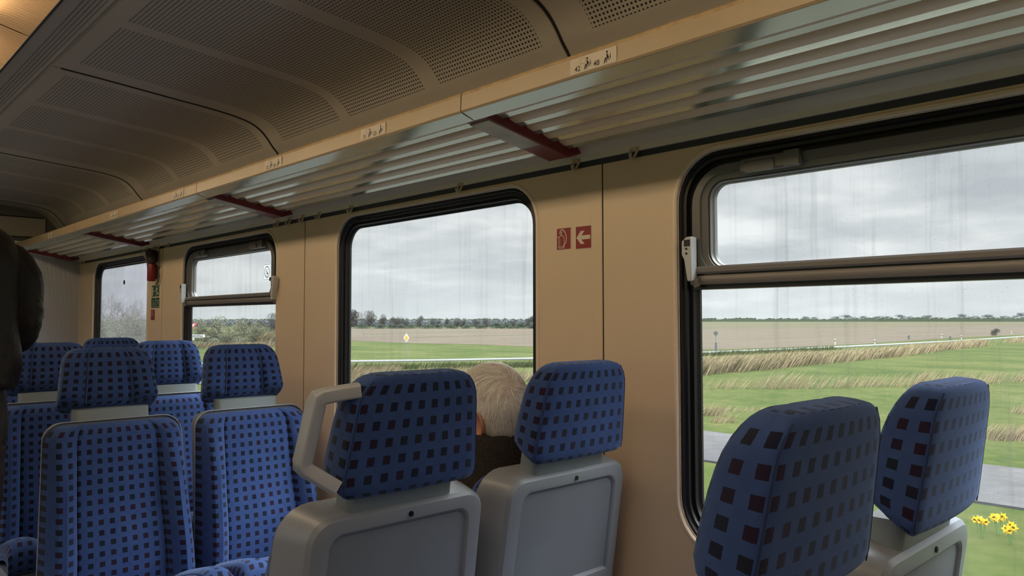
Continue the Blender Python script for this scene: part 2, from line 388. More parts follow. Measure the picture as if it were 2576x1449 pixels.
def wall(name, side, label):
    mb = MB(); X = mx(W, side)
    def q(a, b, c, d): mb.poly([(X, *a), (X, *b), (X, *c), (X, *d)])
    for k in range(len(SEAMS)-1):
        y0, y1 = SEAMS[k]+.002, SEAMS[k+1]-.002
        if k == len(SEAMS)-2: y1 = YF+.03
        ws = [c for c, _ in WIN if y0 < c < y1]
        if not ws: q((y0, 0), (y1, 0), (y1, ZT), (y0, ZT)); continue
        c = ws[0]; g = .014; ho, hz, r = WHW+g, WHH+g, WR+g
        a0, a1, b0, b1 = c-ho, c+ho, WCZ-hz, WCZ+hz
        q((y0, 0), (a0, 0), (a0, ZT), (y0, ZT)); q((a1, 0), (y1, 0), (y1, ZT), (a1, ZT))
        q((a0, 0), (a1, 0), (a1, b0), (a0, b0)); q((a0, b1), (a1, b1), (a1, ZT), (a0, ZT))
        for sy, sz, an in ((1, 1, 0), (-1, 1, 90), (-1, -1, 180), (1, -1, 270)):
            A = arc(c+sy*(ho-r), WCZ+sz*(hz-r), r, an, an+90, 8)
            mb.add([(X, c+sy*ho, WCZ+sz*hz)]+[(X, y, z) for y, z in A], [(0, i, i+1) for i in range(1, 9)])
        L = []
        for ins, dx in ((-.014, 0), (-.011, -.0045), (-.004, -.0055), (0, -.002), (.001, .03)):
            L.append([(mx(W+dx, side), y, z) for y, z in rrect(c, WCZ, WHW-ins, WHH-ins, WR-ins)])
        mb.loft(L, True, mi=1)
    for s_ in SEAMS[1:-1]: mb.box(*sorted((mx(W+.002, side), mx(W+.02, side))), s_-.012, s_+.012, 0, ZT, mi=2)
    mb.box(*sorted((mx(W+.002, side), mx(W+.012, side))), YN, YF, ZT-.003, ZT+.05, mi=2)
    return solo(name, mb, [M['wall'], M['wall_lip'], M['ceil_back']], label, 'wall', kind='structure', sharp=30)
wall('wall_right', 1, 'beige panelled side wall with the row of windows on the right')
wall('wall_left', -1, 'beige side wall behind the camera on the other side of the aisle')

def window(n, side, c, hopper, label, gl, catches=True):
    X = lambda d: mx(W+d, side)
    w = root(f'window_{n}', (X(0), c, WCZ), label, 'window', kind='structure')
    mb = MB(); L = []
    for ins, dx in ((.0005, .006), (.010, .003), (.014, .010), (.022, .010), (.025, .022), (.034, .020), (.037, .030), (.045, .034), (.045, .042)):
        L.append([(X(dx), y, z) for y, z in rrect(c, WCZ, WHW-ins, WHH-ins, WR-ins)])
    mb.loft(L, True); part('rubber_seal', mb, M['rubber'], w, sharp=28)
    mb = MB(); o = .040
    if hopper: zs = [(WZB+o, EYE+.085), (EYE+.13, WZT-.05)]
    else: zs = [(WZB+o, WZT-o)]
    for k, (z0, z1) in enumerate(zs):
        mb = MB(); r = .09 if not hopper else .03
        ho = WHW-o if k == 0 else WHW-.08
        lp = rrect(c, (z0+z1)/2, ho, (z1-z0)/2, r)
        mb.loft([[(X(d), y, z) for y, z in lp] for d in (.036, .041)], True, True, True)
        part('pane', mb, gl, w, sharp=20)
    if not hopper: return w
    # drop-down top light: grey frame, catches along its top, levers at both ends, double rail below
    z0, z1 = EYE+.090, WZT-.036; cz, hh = (z0+z1)/2, (z1-z0)/2
    g0, g1 = EYE+.137, EYE+.342; gc, gh = (g0+g1)/2, (g1-g0)/2
    ho, hg = WHW-.040, .492
    def mixl(f, dx):
        return [(X(dx), y, z) for y, z in rrect(c, cz*(1-f)+gc*f, ho*(1-f)+hg*f, hh*(1-f)+gh*f, .10*(1-f)+.035*f)]
    mb = MB(); mb.loft([mixl(0, .034), mixl(0, .008), mixl(.06, .004), mixl(.48, .004), mixl(.50, .010), mixl(.80, .013), mixl(.84, .020)], True)
    fr = part('hopper_frame', mb, M['hopper'], w, sharp=25)
    mb = MB(); mb.loft([mixl(.84, .020), mixl(.90, .017), mixl(.93, .026), mixl(1, .030), mixl(1, .042)], True); part('glazing_bead', mb, M['alu_edge'], w, sharp=25)
    mb = MB()
    def rail(zc, h, d0, d1):
        lp = [(X(d0), zc-h), (X(d1+.003), zc-h), (X(d1), zc-h*.5), (X(d1), zc+h*.5), (X(d1+.003), zc+h), (X(d0), zc+h)]
        mb.prism([(x, c-ho, z) for x, z in lp], (0, 2*ho, 0))
    rail(EYE+.126, .0095, .035, -.006); rail(EYE+.101, .0115, .035, -.003)
    part('transom_rail', mb, M['rail'], w, sharp=30)
    mb = MB(); mb.box(*sorted((X(.008), X(.045))), c-ho, c+ho, EYE+.112, EYE+.118); mb.box(*sorted((X(.010), X(.045))), c-ho, c+ho, EYE+.078, EYE+.091)
    part('rail_gasket', mb, M['rubber'], w)
    for yc in ((c+.325, c-.375) if catches else ()):
        mb = MB(); zc = EYE+.372
        lp = rrect(yc, zc, .078, .017, .012, 4); mb.loft([[(X(d), y, z) for y, z in lp] for d in (.01, -.006)], True, False, False)
        lp2 = rrect(yc, zc, .074, .013, .010, 4); mb.loft([[(X(-.006), y, z) for y, z in lp], [(X(-.010), y, z) for y, z in lp2]], True, False, True)
        ct = part('catch', mb, M['hopper'], w, sharp=30)
        mb = MB(); lp = rrect(yc+.022, zc-.006, .038, .012, .009, 4); mb.loft([[(X(d), y, z) for y, z in lp] for d in (-.008, -.015)], True, False, True)
        mb.box(*sorted((X(-.004), X(-.013))), yc-.076, yc-.040, zc-.016, zc+.019); part('catch_handle', mb, M['hopper'], ct)
        mb = MB(); mb.box(*sorted((X(-.006), X(-.0105))), yc-.018, yc+.062, zc+.006, zc+.0085); part('catch_slot', mb, M['rubber'], ct)
    for s in (1, -1):
        ye = c+s*ho-s*.016 if s > 0 else c-ho-.042
        lv = root_lever = MB()
        pts = [(ye+s*.024, EYE+.200), (ye+s*.024, EYE+.166), (ye+s*.017, EYE+.152), (ye+s*.008, EYE+.098), (ye-s*.004, EYE+.098), (ye-s*.004, EYE+.211), (ye+s*.010, EYE+.210)]
        lv.prism([(X(-.002), y, z) for y, z in pts], (X(-.030)-X(-.002), 0, 0))
        a = part('lever', lv, M['lever'], w, bevel=.003)
        mb = MB(); mb.box(*sorted((X(-.0305), X(-.026))), ye-.002, ye+.016, EYE+.186, EYE+.203); part('lever_slot', mb, M['rubber'], a)
        for zq in (.180, .168):
            mb = MB(); mb.tube([(X(-.029), ye+s*.009, EYE+zq), (X(-.0315), ye+s*.009, EYE+zq)], .0030, 10); part('lever_screw', mb, M['screw'], a)
        mb = MB(); mb.tube([(X(-.012), ye-s*.002, EYE+.104), (X(-.004), ye-s*.006, EYE+.086)], [.011, .009], 8); part('lever_foot', mb, M['lever_side'], a)
    return w
window(1, 1, 5.70, False, 'far window beside the bulkhead with a small dark dot on its bluish pane', M['glass1'])
window(2, 1, 3.937, True, 'second window from the bulkhead with a tilting top light and a pictogram sticker', M['glass2'])
window(3, 1, 2.225, False, 'undivided window behind the white-haired man looking onto a tree line', M['glass'])
window(4, 1, .542, True, 'nearest large window with a grey tilting top light and double rail', M['glass'])
window(5, 1, -1.16, True, 'window beside the camera outside the picture', M['glass'], False)
window(6, 1, -2.87, False, 'window behind the camera outside the picture', M['glass'], False)
for k, (c, h) in enumerate(WIN): window(7+k, -1, c, h, f'window on the opposite side wall, {ORD[k]} from the rear', M['glass'], False)

for k, s_ in enumerate((1.375, 3.085, 4.855)):
    mb = MB(); mb.box(W-.0022, W+.001, s_+.003, s_+.040, .1, ZT)
    solo(f'trim_{k+1}', mb, M['wall'], f'beige cover strip along the {ORD[k]} wall seam from the right', 'wall strip', kind='structure', bevel=.001)
mb = MB(); mb.box(W-.003, W+.004, .33, YF, ZT, ZT+.0155)
solo('trim_4', mb, M['strip'], 'dark strip running along the top of the window wall', 'wall strip', kind='structure')
mb = MB(); mb.box(W-.012, W+.004, .305, .33, ZT-.006, ZT+.022); mb.box(W-.012, W+.004, YN, .305, ZT, ZT+.019)
solo('trim_5', mb, M['wall_lip'], 'beige end piece of the dark strip by the nearest window', 'wall strip', kind='structure', bevel=.002)
mb = MB(); mb.extrude_y([(W-.010, ZT+.016), (W+.004, ZT+.016), (W+.004, ZT+.13), (W-.055, ZT+.13), (W-.052, ZT+.085), (W-.040, ZT+.055), (W-.026, ZT+.040), (W-.014, ZT+.032), (W-.012, ZT+.024)], YN, YF)
solo('trim_6', mb, M['cove'], 'grey cove moulding between the dark strip and the luggage racks', 'wall strip', kind='structure')

# ------------------------------------------------------------------ ceiling
PROF = [(.535, .893), (.62, .893), (.653, .890), (.79, .881), (.94, .869), (1.07, .858), (1.21, .847), (1.307, .835), (1.375, .819), (1.419, .795),
        (1.449, .766), (1.473, .735), (1.50, .705), (1.53, .655), (1.56, .585), (1.60, .545), (1.64, .53), (1.66, .52)]
def smooth_prof(P, n=4):
    out = []
    for i in range(len(P)-1):
        p0, p1, p2, p3 = P[max(i-1, 0)], P[i], P[i+1], P[min(i+2, len(P)-1)]
        for k in range(n):
            u = k/n
            out.append(tuple(.5*((2*p1[j])+(-p0[j]+p2[j])*u+(2*p0[j]-5*p1[j]+4*p2[j]-p3[j])*u*u+(-p0[j]+3*p1[j]-3*p2[j]+p3[j])*u**3) for j in (0, 1)))
    return out+[P[-1]]
SP = smooth_prof(PROF); SS = [0.0]
for a, b in zip(SP, SP[1:]): SS.append(SS[-1]+math.hypot(b[0]-a[0], b[1]-a[1]))
CS = [YN, -3.69, -2.005, -.318, 1.348, 3.011, 4.713, 6.415, YF]
mb = MB()
idx = [i for i, s in enumerate(SS) if s >= .112]; idx0 = [i for i, s in enumerate(SS) if s < .112]
for side in (1, -1):
    for k in range(len(CS)-1):
        y0, y1 = CS[k]+.0045, CS[k+1]-.0045
        n = len(idx); vs = []; us = []
        ys = [y0, y0+.006]+[y0+.006+(y1-y0-.012)*j/6 for j in range(1, 6)]+[y1-.006, y1]
        for j, y in enumerate(ys):
            dz = .004 if j in (0, len(ys)-1) else 0
            for i in idx:
                x, z = SP[i]; vs.append((mx(x, side), y, EYE+z+dz)); us.append((SS[i], y-CS[k] if CS[k] > YN+.1 or True else y))
        fs = [(a*n+i, a*n+i+1, (a+1)*n+i+1, (a+1)*n+i) for a in range(len(ys)-1) for i in range(n-1)]
        mb.add(vs, fs, us, 0)
    vs = []; us = []; st = [SP[i] for i in idx0]; st = st+[(.636, .893), (.640, .8965), (.646, .8965), (SP[idx[0]][0]+.0005, SP[idx[0]][1]+.0012)]
    sv = [SS[i] for i in idx0]+[.101, .104, .108, .112]
    for y in (YN, YF):
        for (x, z), s in zip(st, sv): vs.append((mx(x, side), y, EYE+z)); us.append((s, y+10))
    n = len(st); mb.add(vs, [(i, i+1, n+i+1, n+i) for i in range(n-1)], us, 0)
    bk = [(mx(x, side), EYE+z+.012) for x, z in SP[::3]]
    mb.add([(x, y, z) for y in (YN, YF) for x, z in bk], [(i, i+1, len(bk)+i+1, len(bk)+i) for i in range(len(bk)-1)], mi=1)
for sy in CS[1:-1]:                           # dark gaskets in the joints, standing slightly proud
    for side in (1, -1):
        L = []
        for q, i in enumerate(idx):
            a, b = SP[max(i-1, 0)], SP[min(i+1, len(SP)-1)]; n_ = math.hypot(b[0]-a[0], b[1]-a[1]); nx, nz = (b[1]-a[1])/n_, -(b[0]-a[0])/n_
            if q == 0: continue
            o_ = .0018; x, z_ = SP[i]; L.append([(mx(x+nx*k_, side), sy+e_, EYE+z_+nz*k_) for e_, k_ in ((-.0045, -.004), (-.0022, o_), (.0022, o_), (.0045, -.004))])
        mb.loft(L, False, mi=1)
mb.add([(XC-.215, YN, EYE+.93), (XC+.215, YN, EYE+.93), (XC+.215, YF, EYE+.93), (XC-.215, YF, EYE+.93)], [(0, 1, 2, 3)], mi=1)
solo('ceiling', mb, [M['ceil'], M['ceil_back']], 'curved grey ceiling of perforated panels with dark joints', 'ceiling', kind='structure', sharp=30, fix=False)

# lamps along the centre of the ceiling: warm tubes between ribbed side reflectors
for k, y0 in enumerate((-3.05, -1.6, -.15, 1.30, 2.75, 4.20)):
    y1 = y0+1.45; yc = (y0+y1)/2
    lab = ['warm ceiling lamp unit at the rear', 'warm ceiling lamp unit behind the camera', 'warm ceiling lamp unit over the camera', 'warm ribbed ceiling lamp unit in the top left corner, nearer part',
           'warm ribbed ceiling lamp unit in the top left corner, farther part', 'warm ceiling lamp unit over the far seats'][k]
    l = root('ceiling_lamp', (XC, yc, EYE+.893), lab, 'lamp', 'ceiling lamp units along the aisle')
    for s in (1, -1):
        mb = MB(); xa, xb = XC+s*.07, XC+s*.208
        mb.loft([[(xa, y, EYE+.917), ((xa*.55+xb*.45), y, EYE+.911), (xb, y, EYE+.893), (xb, y, EYE+.925)] for y in (y0+.004, y1-.004)], False)
        part('side_reflector', mb, M['diffuser'], l, sharp=30)
        mb = MB(); mb.box(*sorted((xb, XC+s*.2155)), y0, y1, EYE+.889, EYE+.93); part('edge_strip', mb, M['lampframe'], l)
    mb = MB(); mb.box(XC-.07, XC+.07, y0+.004, y1-.004, EYE+.915, EYE+.928); part('lamp_tray', mb, M['header'], l)
    for s in (1, -1):
        mb = MB(); mb.tube([(XC+s*.055, y0+.10, EYE+.893), (XC+s*.055, y1-.10, EYE+.893)], .017, 12); part('tube', mb, M['tube'], l)

# ------------------------------------------------------------------ floor and bulkheads
mb = MB(); mb.box(XL-.05, W+.05, YN, YF+.05, -.06, 0)
solo('floor', mb, M['floor'], 'grey coach floor under the seats', 'floor', kind='structure')
mb = MB(); mb.box(XL-.05, W+.05, YF, YF+.05, 0, EYE+.60); mb.box(XL-.05, W+.05, YF+.004, YF+.05, EYE+.60, EYE+1.0, mi=1)
bk_ = solo('wall_far', mb, [M['corrugated'], M['darkgrey']], 'corrugated grey bulkhead closing the far end of the coach', 'wall', kind='structure')
mb = MB(); mb.box(2*XC-1.425, 1.425, YF-.035, YF-.001, EYE+.633, EYE+.778)
solo('header_panel', mb, M['header'], 'pale panel over the far bulkhead beneath the ceiling arch', 'panel', bevel=.006)
mb = MB(); L = []
ar = [(x, z) for x, z in SP if 1.0 < x < 1.60 and z > .6]
top = [(XC, .905)]+[(x, z) for x, z in SP if .66 < x < 1.545]
mb.prism([(x, YF-.03, EYE+z-.001) for x, z in top]+[(1.50, YF-.03, EYE+.60), (1.43, YF-.03, EYE+.60), (1.43, YF-.03, EYE+.775), (1.40, YF-.03, EYE+.784), (XC, YF-.03, EYE+.786)], (0, .034, 0))
solo('trim_7', mb, M['darkgrey'], 'dark arched trim around the pale panel at the far end', 'arch trim', kind='structure')
mb = MB(); mb.box(XL-.05, W+.05, YN-.05, YN, 0, EYE+1.0)
solo('wall_near', mb, M['header'], 'plain bulkhead behind the camera', 'wall', kind='structure')

# ------------------------------------------------------------------ luggage racks
BX = (1.27, 1.645)
def rz(x): return EYE+.558-(x-1.27)*.155
def slat_prof(x0):
    z0 = rz(x0)+.006
    body = [(.016, .022), (-.022, .022), (-.0265, .013), (-.0275, -.002), (-.0255, -.012), (-.019, -.0195), (-.008, -.0232), (.003, -.0262)]
    lip = [(.003, -.0262), (.020, -.0312)]
    back = [(.020, -.0312), (.023, -.026), (.022, .012), (.016, .022)]
    return [[(x0+a, z0+b) for a, b in p] for p in (body, lip, back)]
def rack(y0, y1, label):
    r = root('luggage_rack', (1.45, (y0+y1)/2, EYE+.5), label, 'luggage rack', 'luggage racks above the windows')
    mb = MB(); a, b = y0+.002, y1-.002
    def strip(pts, mi): mb.add([(x, y, EYE+z) for y in (a, b) for x, z in pts], [(i, i+1, len(pts)+i+1, len(pts)+i) for i in range(len(pts)-1)], mi=mi)
    strip([(1.2315, .5285), (1.2285, .533), (1.2305, .571)], 0)
    strip([(1.2305, .571), (1.233, .5785), (1.2385, .583), (1.247, .583)], 1)
    strip([(1.247, .583), (1.262, .581), (1.27, .57), (1.275, .53), (1.274, .516)], 0)
    strip([(1.274, .516), (1.2345, .5285)], 2)
    strip([(1.2345, .5285), (1.2315, .5285)], 0)
    for y in (a, b): mb.poly([(x, y, EYE+z) for x, z in [(1.2315, .5285), (1.2285, .533), (1.2305, .571), (1.2385, .583), (1.262, .581), (1.27, .57), (1.275, .53), (1.274, .516)]])
    part('front_rail', mb, [M['beam'], M['beam_top'], M['slat_lip']], r, sharp=30)
    for k in range(5):
        x0 = 1.318+k*.0640; mb = MB()
        for pr, mi in zip(slat_prof(x0), (0, 1, 0)):
            mb.add([(x, y, z) for y in (y0+.041, y1-.041) for x, z in pr], [(i, i+1, len(pr)+i+1, len(pr)+i) for i in range(len(pr)-1)], mi=mi)
        ring = slat_prof(x0)[0]+slat_prof(x0)[2]
        for y in (y0+.041, y1-.041): mb.poly([(x, y, z) for x, z in ring[:-1]])
        part('slat', mb, [M['slat'], M['slat_lip']], r, sharp=32)
    mb = MB(); yb = y1
    sidep = [(1.262, EYE+.527), (1.30, EYE+.512), (1.595, EYE+.462), (1.648, EYE+.480), (1.640, EYE+.535), (1.60, EYE+.550), (1.262, EYE+.580)]
    mb.prism([(x, yb-.040, z) for x, z in sidep], (0, .080, 0)); br = part('bracket', mb, M['red'], r, bevel=.003)
    mb = MB()
    mb.prism([(1.292, yb-.038, EYE+.5160), (1.480, yb-.038, EYE+.4830), (1.480, yb-.038, EYE+.4790), (1.292, yb-.038, EYE+.5120)], (0, .074, 0)); part('bracket_cover', mb, M['rackcover'], br, label='worn cream cover under the dark red bracket', bevel=.001)
    return r
rack(-.27, 1.475, 'luggage rack over the nearest window, ending at the large red bracket')
rack(1.475, 3.195, 'luggage rack over the undivided window between two red brackets')
rack(3.195, 5.05, 'luggage rack over the pictogram window')
rack(5.05, 6.63, 'farthest luggage rack beside the bulkhead')
rack(-1.98, -.27, 'luggage rack behind the camera outside the picture')

# ------------------------------------------------------------------ coat hooks
hooks = [1.254, 1.463, 1.99, 2.684, 2.939, 3.085, 3.207, 3.323, 4.722, 4.889, 4.973, 5.102, 6.50, 6.60]
for k, y in enumerate(hooks):
    h = root('coat_hook', (W, y, ZT), 'cream coat hook on the dark strip, %s from the right' % ORD[k], 'coat hook', 'coat hooks along the dark strip')
    mb = MB(); z = ZT+.012; x = W-.010
    mb.tube([(x, y-.013, z+.010), (x-.004, y-.010, z), (x-.010, y-.003, z-.019), (x-.010, y+.001, z-.021), (x-.008, y+.004, z-.019), (x-.003, y+.011, z), (x, y+.013, z+.010)], .0036, 8)
    mb.tube([(x-.009, y, z-.020), (x-.020, y, z-.016), (x-.022, y, z-.006)], [.0034, .0034, .004], 8)
    part('hook', mb, M['hook'], h)
    mb = MB(); mb.box(W-.013, W, y-.016, y+.016, z+.006, z+.016); part('hook_plate', mb, M['hook'], h, bevel=.0015)

# ------------------------------------------------------------------ stickers and signs (flat lettering and marks, seen from inside)
def glyphs(txt, size, place, bold=.0):
    """mesh of some text; place(a, b) maps its plane onto the surface"""
    cu = bpy.data.curves.new('glyphs', 'FONT'); cu.body = txt; cu.size = size; cu.offset = bold
    ob = bpy.data.objects.new('glyphs', cu); COL.objects.link(ob); bpy.context.view_layer.update()
    me = bpy.data.meshes.new_from_object(ob.evaluated_get(bpy.context.evaluated_depsgraph_get()))
    mb = MB(); mb.add([place(v.co.x, v.co.y) for v in me.vertices], [tuple(p.vertices) for p in me.polygons])
    bpy.data.objects.remove(ob); bpy.data.curves.remove(cu); bpy.data.meshes.remove(me)
    return mb
def plane_at(X, y0, z0, d):                    # a to the right (towards the camera end), b up, lifted d off the surface
    return lambda a, b, e=0: (X-d-e, y0-a, z0+b)
def shape(mb, pl, pts, mi=0): mb.poly([pl(a, b) for a, b in pts], mi)
def stroke(mb, pl, pts, w, closed=False):
    P = [Vector((a, b)) for a, b in pts]; n = len(P)
    for i in range(n if closed else n-1):
        a, b = P[i], P[(i+1) % n]; d = (b-a)
        if d.length < 1e-9: continue
        d.normalize(); q = Vector((-d.y, d.x))*w/2; e = d*w*.25
        shape(mb, pl, [tuple(a-q-e), tuple(b-q+e), tuple(b+q+e), tuple(a+q-e)])
def disc(mb, pl, a, b, r, n=16, ry=None): shape(mb, pl, [(a+r*math.cos(2*math.pi*i/n), b+(ry or r)*math.sin(2*math.pi*i/n)) for i in range(n)])
def ring(mb, pl, a, b, r0, r1, n=28):
    for i in range(n):
        t0, t1 = 2*math.pi*i/n, 2*math.pi*(i+1)/n
        shape(mb, pl, [(a+r0*math.cos(t0), b+r0*math.sin(t0)), (a+r1*math.cos(t0), b+r1*math.sin(t0)), (a+r1*math.cos(t1), b+r1*math.sin(t1)), (a+r0*math.cos(t1), b+r0*math.sin(t1))])

def seat_sticker(y0, y1, n1, n2, label):
    X = 1.2290; w = y0-y1; z0 = EYE+.5345; h = .0335
    r = root('seat_number_sticker', (X, (y0+y1)/2, z0+h/2), label, 'sticker', 'seat number stickers on the rack rail')
    pl = plane_at(X, y0, z0, .0008); k = w/.127
    mb = MB(); lp = [(a, b) for a, b in rrect(w/2, h/2, w/2, h/2, .003, 4)]
    mb.prism([pl(a, b) for a, b in lp], (-.0006, 0, 0)); part('sticker_plate', mb, M['white'], r)
    pi = plane_at(X, y0, z0, .0017)
    for txt, a in (((n1, .013), (n2, .066)) if n1 else ()): part('seat_number', glyphs(txt, .0165, lambda x, y, a=a: pi(a*k+x*k, .0042+y), .0002), M['ink'], r, sharp=None)
    for a in (.042, .096):
        mb = MB(); q = lambda x, y, a=a: pi((a+x)*k, .004+y)
        disc(mb, q, .0065, .0225, .0027)
        shape(mb, q, [(.0045, .0185), (.0075, .0190), (.0120, .0105), (.0085, .0085), (.0052, .0125)])
        shape(mb, q, [(.0015, .0108), (.0085, .0118), (.0115, .0095), (.0035, .0078)])
        shape(mb, q, [(.0005, .0105), (.0032, .0095), (.0018, .0025), (-.0020, -.0015), (-.0025, -.0005)])
        shape(mb, q, [(.0030, .0085), (.0052, .0085), (.0058, .0000), (.0040, -.0010)])
        shape(mb, q, [(.0140, .0180), (.0152, .0182), (.0168, .0085), (.0150, .0062), (.0060, .0040), (.0062, .0058), (.0140, .0078)])
        part('seated_figure', mb, M['ink'], r, sharp=None)
    mb = MB(); stroke(mb, lambda x, y: pi(x*k, y), [(.030, .018), (.043, .018), (.043, .030), (.030, .030)], .0006, True); part('window_symbol', mb, M['ink'], r, sharp=None)
seat_sticker(1.100, .972, '42', '48', 'white seat number sticker reading 42 and 48 on the rack rail')
seat_sticker(1.938, 1.808, '31', '33', 'white seat number sticker reading 31 and 33 on the rack rail')
seat_sticker(2.566, 2.438, '32', '38', 'white seat number sticker reading 32 and 38 on the rack rail')
seat_sticker(3.470, 3.335, '21', '23', 'white seat number sticker reading 21 and 23 on the rack rail')
seat_sticker(4.360, 4.225, '22', '28', 'small distant seat number sticker near the far end of the rack rail')
seat_sticker(5.665, 5.540, '', '', 'farthest seat number sticker, close to the bulkhead')

def plate(name, y0, z0, w, h, m, label, border=None, cat='sign', X=W):
    r = root(name, (X, y0-w/2, z0+h/2), label, cat); pl = plane_at(X, y0, z0, .0006)
    mb = MB(); mb.prism([pl(0, 0), pl(w, 0), pl(w, h), pl(0, h)], (-.0006, 0, 0)); part('sign_plate', mb, border or m, r)
    if border:
        b = .0016; p2 = plane_at(X, y0, z0, .0014); mb = MB(); shape(mb, p2, [(b, b), (w-b, b), (w-b, h-b), (b, h-b)]); part('sign_field', mb, m, r, sharp=None)
    return r, plane_at(X, y0, z0, .0018)
r, pl = plate('fire_extinguisher_sign', 1.553, EYE+.2095, .058, .0660, M['signred'], 'square red sign with a white fire extinguisher symbol on the wall pillar', M['signwhite'])
mb = MB()
stroke(mb, pl, [(.010, .006), (.031, .006), (.031, .033), (.0295, .038), (.026, .042), (.0205, .0435), (.015, .042), (.0115, .038), (.010, .033)], .0023, True)
stroke(mb, pl, [(.012, .0105), (.030, .0105)], .0016); stroke(mb, pl, [(.010, .037), (.0055, .040)], .0026)
stroke(mb, pl, [(.0205, .044), (.0205, .053)], .0024); stroke(mb, pl, [(.0165, .0535), (.0245, .0535)], .0018)
stroke(mb, pl, [(.0145, .048), (.0140, .053), (.0160, .058), (.021, .0605), (.028, .0585), (.034, .053), (.038, .045), (.0405, .035), (.039, .025), (.034, .0165), (.0275, .0125)], .0034)
stroke(mb, pl, [(.0145, .048), (.0170, .047)], .003); stroke(mb, pl, [(.015, .015), (.015, .032)], .001)
part('extinguisher_symbol', mb, M['signwhite'], r, sharp=None)
r, pl = plate('arrow_sign', 1.4775, EYE+.2070, .0615, .0675, M['signred'], 'square red sign with a white arrow pointing left on the wall pillar', M['signwhite'])
mb = MB(); shape(mb, pl, [(.004, .0335), (.021, .0525), (.035, .0525), (.0235, .0395), (.0565, .0395), (.0565, .0275), (.0235, .0275), (.035, .0145), (.021, .0145)]); part('arrow', mb, M['signwhite'], r, sharp=None)
r, pl = plate('emergency_exit_sign', 5.035, EYE+.151, .128, .069, M['signgreen'], 'green escape sign with a running figure beneath the fire extinguisher')
mb = MB(); shape(mb, pl, [(.008, .006), (.028, .006), (.028, .060), (.008, .060)])
stroke(mb, pl, [(.034, .034), (.062, .034)], .004); disc(mb, pl, .088, .060, .006); stroke(mb, pl, [(.088, .052), (.092, .030), (.108, .016), (.122, .016)], .010); stroke(mb, pl, [(.090, .030), (.082, .014), (.076, .005)], .008)
stroke(mb, pl, [(.086, .050), (.072, .040), (.066, .034)], .005); stroke(mb, pl, [(.092, .050), (.106, .044), (.112, .052)], .005); part('running_figure', mb, M['signwhite'], r, sharp=None)
for k, y in enumerate((5.038, 4.964)):
    r, pl = plate('emergency_window_sign', y, EYE+.080, .067, .063, M['signgreen'], ['left of two small green window-breaking signs', 'right of two small green window-breaking signs'][k])
    mb = MB(); stroke(mb, pl, [(.012, .045), (.045, .045), (.045, .016)], .004) if k == 0 else stroke(mb, pl, [(.012, .047), (.056, .047), (.052, .012)], .005)
    stroke(mb, pl, [(.020, .020), (.040, .036)], .006); stroke(mb, pl, [(.008, .008), (.055, .008)], .003); part('window_symbol', mb, M['clearwhite'], r, sharp=None)
r, pl = plate('instruction_label', 5.042, EYE+.004, .066, .065, M['signred'], 'small red instruction label lowest beneath the green signs')
mb = MB()
for k in range(5): stroke(mb, pl, [(.008, .056-k*.007), (.050-(k % 2)*.01, .056-k*.007)], .0022)
part('text_lines', mb, M['white'], r, sharp=None)
# pictogram on the tilting pane of window 2
r = root('window_sticker', (W+.034, 3.52, EYE+.237), 'white no-littering pictogram sticker on the upper pane of the second far window', 'sticker')
pl = plane_at(W+.0355, 3.558, EYE+.202, 0); mb = MB(); mb.prism([pl(a, b) for a, b in rrect(.034, .036, .034, .036, .008, 4)], (-.0005, 0, 0)); part('sticker_plate', mb, M['clearwhite'], r)
p2 = plane_at(W+.0355, 3.558, EYE+.202, .0010); mb = MB(); stroke(mb, p2, rrect(.034, .036, .0335, .0355, .008, 4), .0014, True); ring(mb, p2, .034, .036, .0245, .0285)
stroke(mb, p2, [(.020, .018), (.048, .018)], .002); stroke(mb, p2, [(.020, .025), (.020, .048), (.048, .048), (.048, .024)], .0016); stroke(mb, p2, [(.020, .026), (.040, .026)], .002)
shape(mb, p2, [(.026, .044), (.030, .044), (.044, .030), (.047, .024), (.040, .024), (.033, .030)]); part('pictogram', mb, M['ink'], r, sharp=None)
# dot on the pane of window 1
mb = MB(); mb.tube([(W+.0345, 5.70, EYE+.268), (W+.0362, 5.70, EYE+.268)], .017, 20)
solo('window_dot', mb, M['outblack'], 'small dark round dot stuck on the far bluish pane', 'dot sticker')
# extinguisher by window 1
r = root('fire_extinguisher', (W-.035, 4.945, EYE+.33), 'red fire extinguisher with a dark head hanging beside the far window', 'fire extinguisher')
def lathe(cx, cyy, prof, n=20): return [[(cx+rr*math.cos(2*math.pi*k/n), cyy+rr*math.sin(2*math.pi*k/n), z) for k in range(n)] for rr, z in prof]
mb = MB(); mb.loft(lathe(W-.035, 4.945, [(.012, EYE+.243), (.021, EYE+.245), (.0245, EYE+.252), (.0245, EYE+.345), (.021, EYE+.36), (.012, EYE+.372)]), True, True, True); part('cylinder', mb, M['extred'], r)
mb = MB(); mb.loft([[(W-.037+rr*(1+.12*math.sin(3*k+q))*math.cos(2*math.pi*k/18), 4.935+dy_+rr*(1+.10*math.sin(2*k+q*2))*1.15*math.sin(2*math.pi*k/18), EYE+zq) for k in range(18)] for q, (rr, zq, dy_) in enumerate([(.012, .352, 0), (.026, .355, -.004), (.030, .372, -.006), (.030, .395, -.004), (.034, .412, .008), (.034, .428, .010), (.026, .436, .010)])], True, True, True); part('head_cover', mb, M['extdark'], r, bevel=.008)
mb = MB(); mb.tube([(W-.02, 4.885, EYE+.36), (W-.016, 4.865, EYE+.33), (W-.016, 4.865, EYE+.28), (W-.016, 4.88, EYE+.240), (W-.018, 4.905, EYE+.226)], .006, 8); part('hose', mb, M['hose'], r)
mb = MB(); mb.box(W-.015, W, 4.925, 4.965, EYE+.26, EYE+.35); part('wall_bracket', mb, M['extdark'], r)

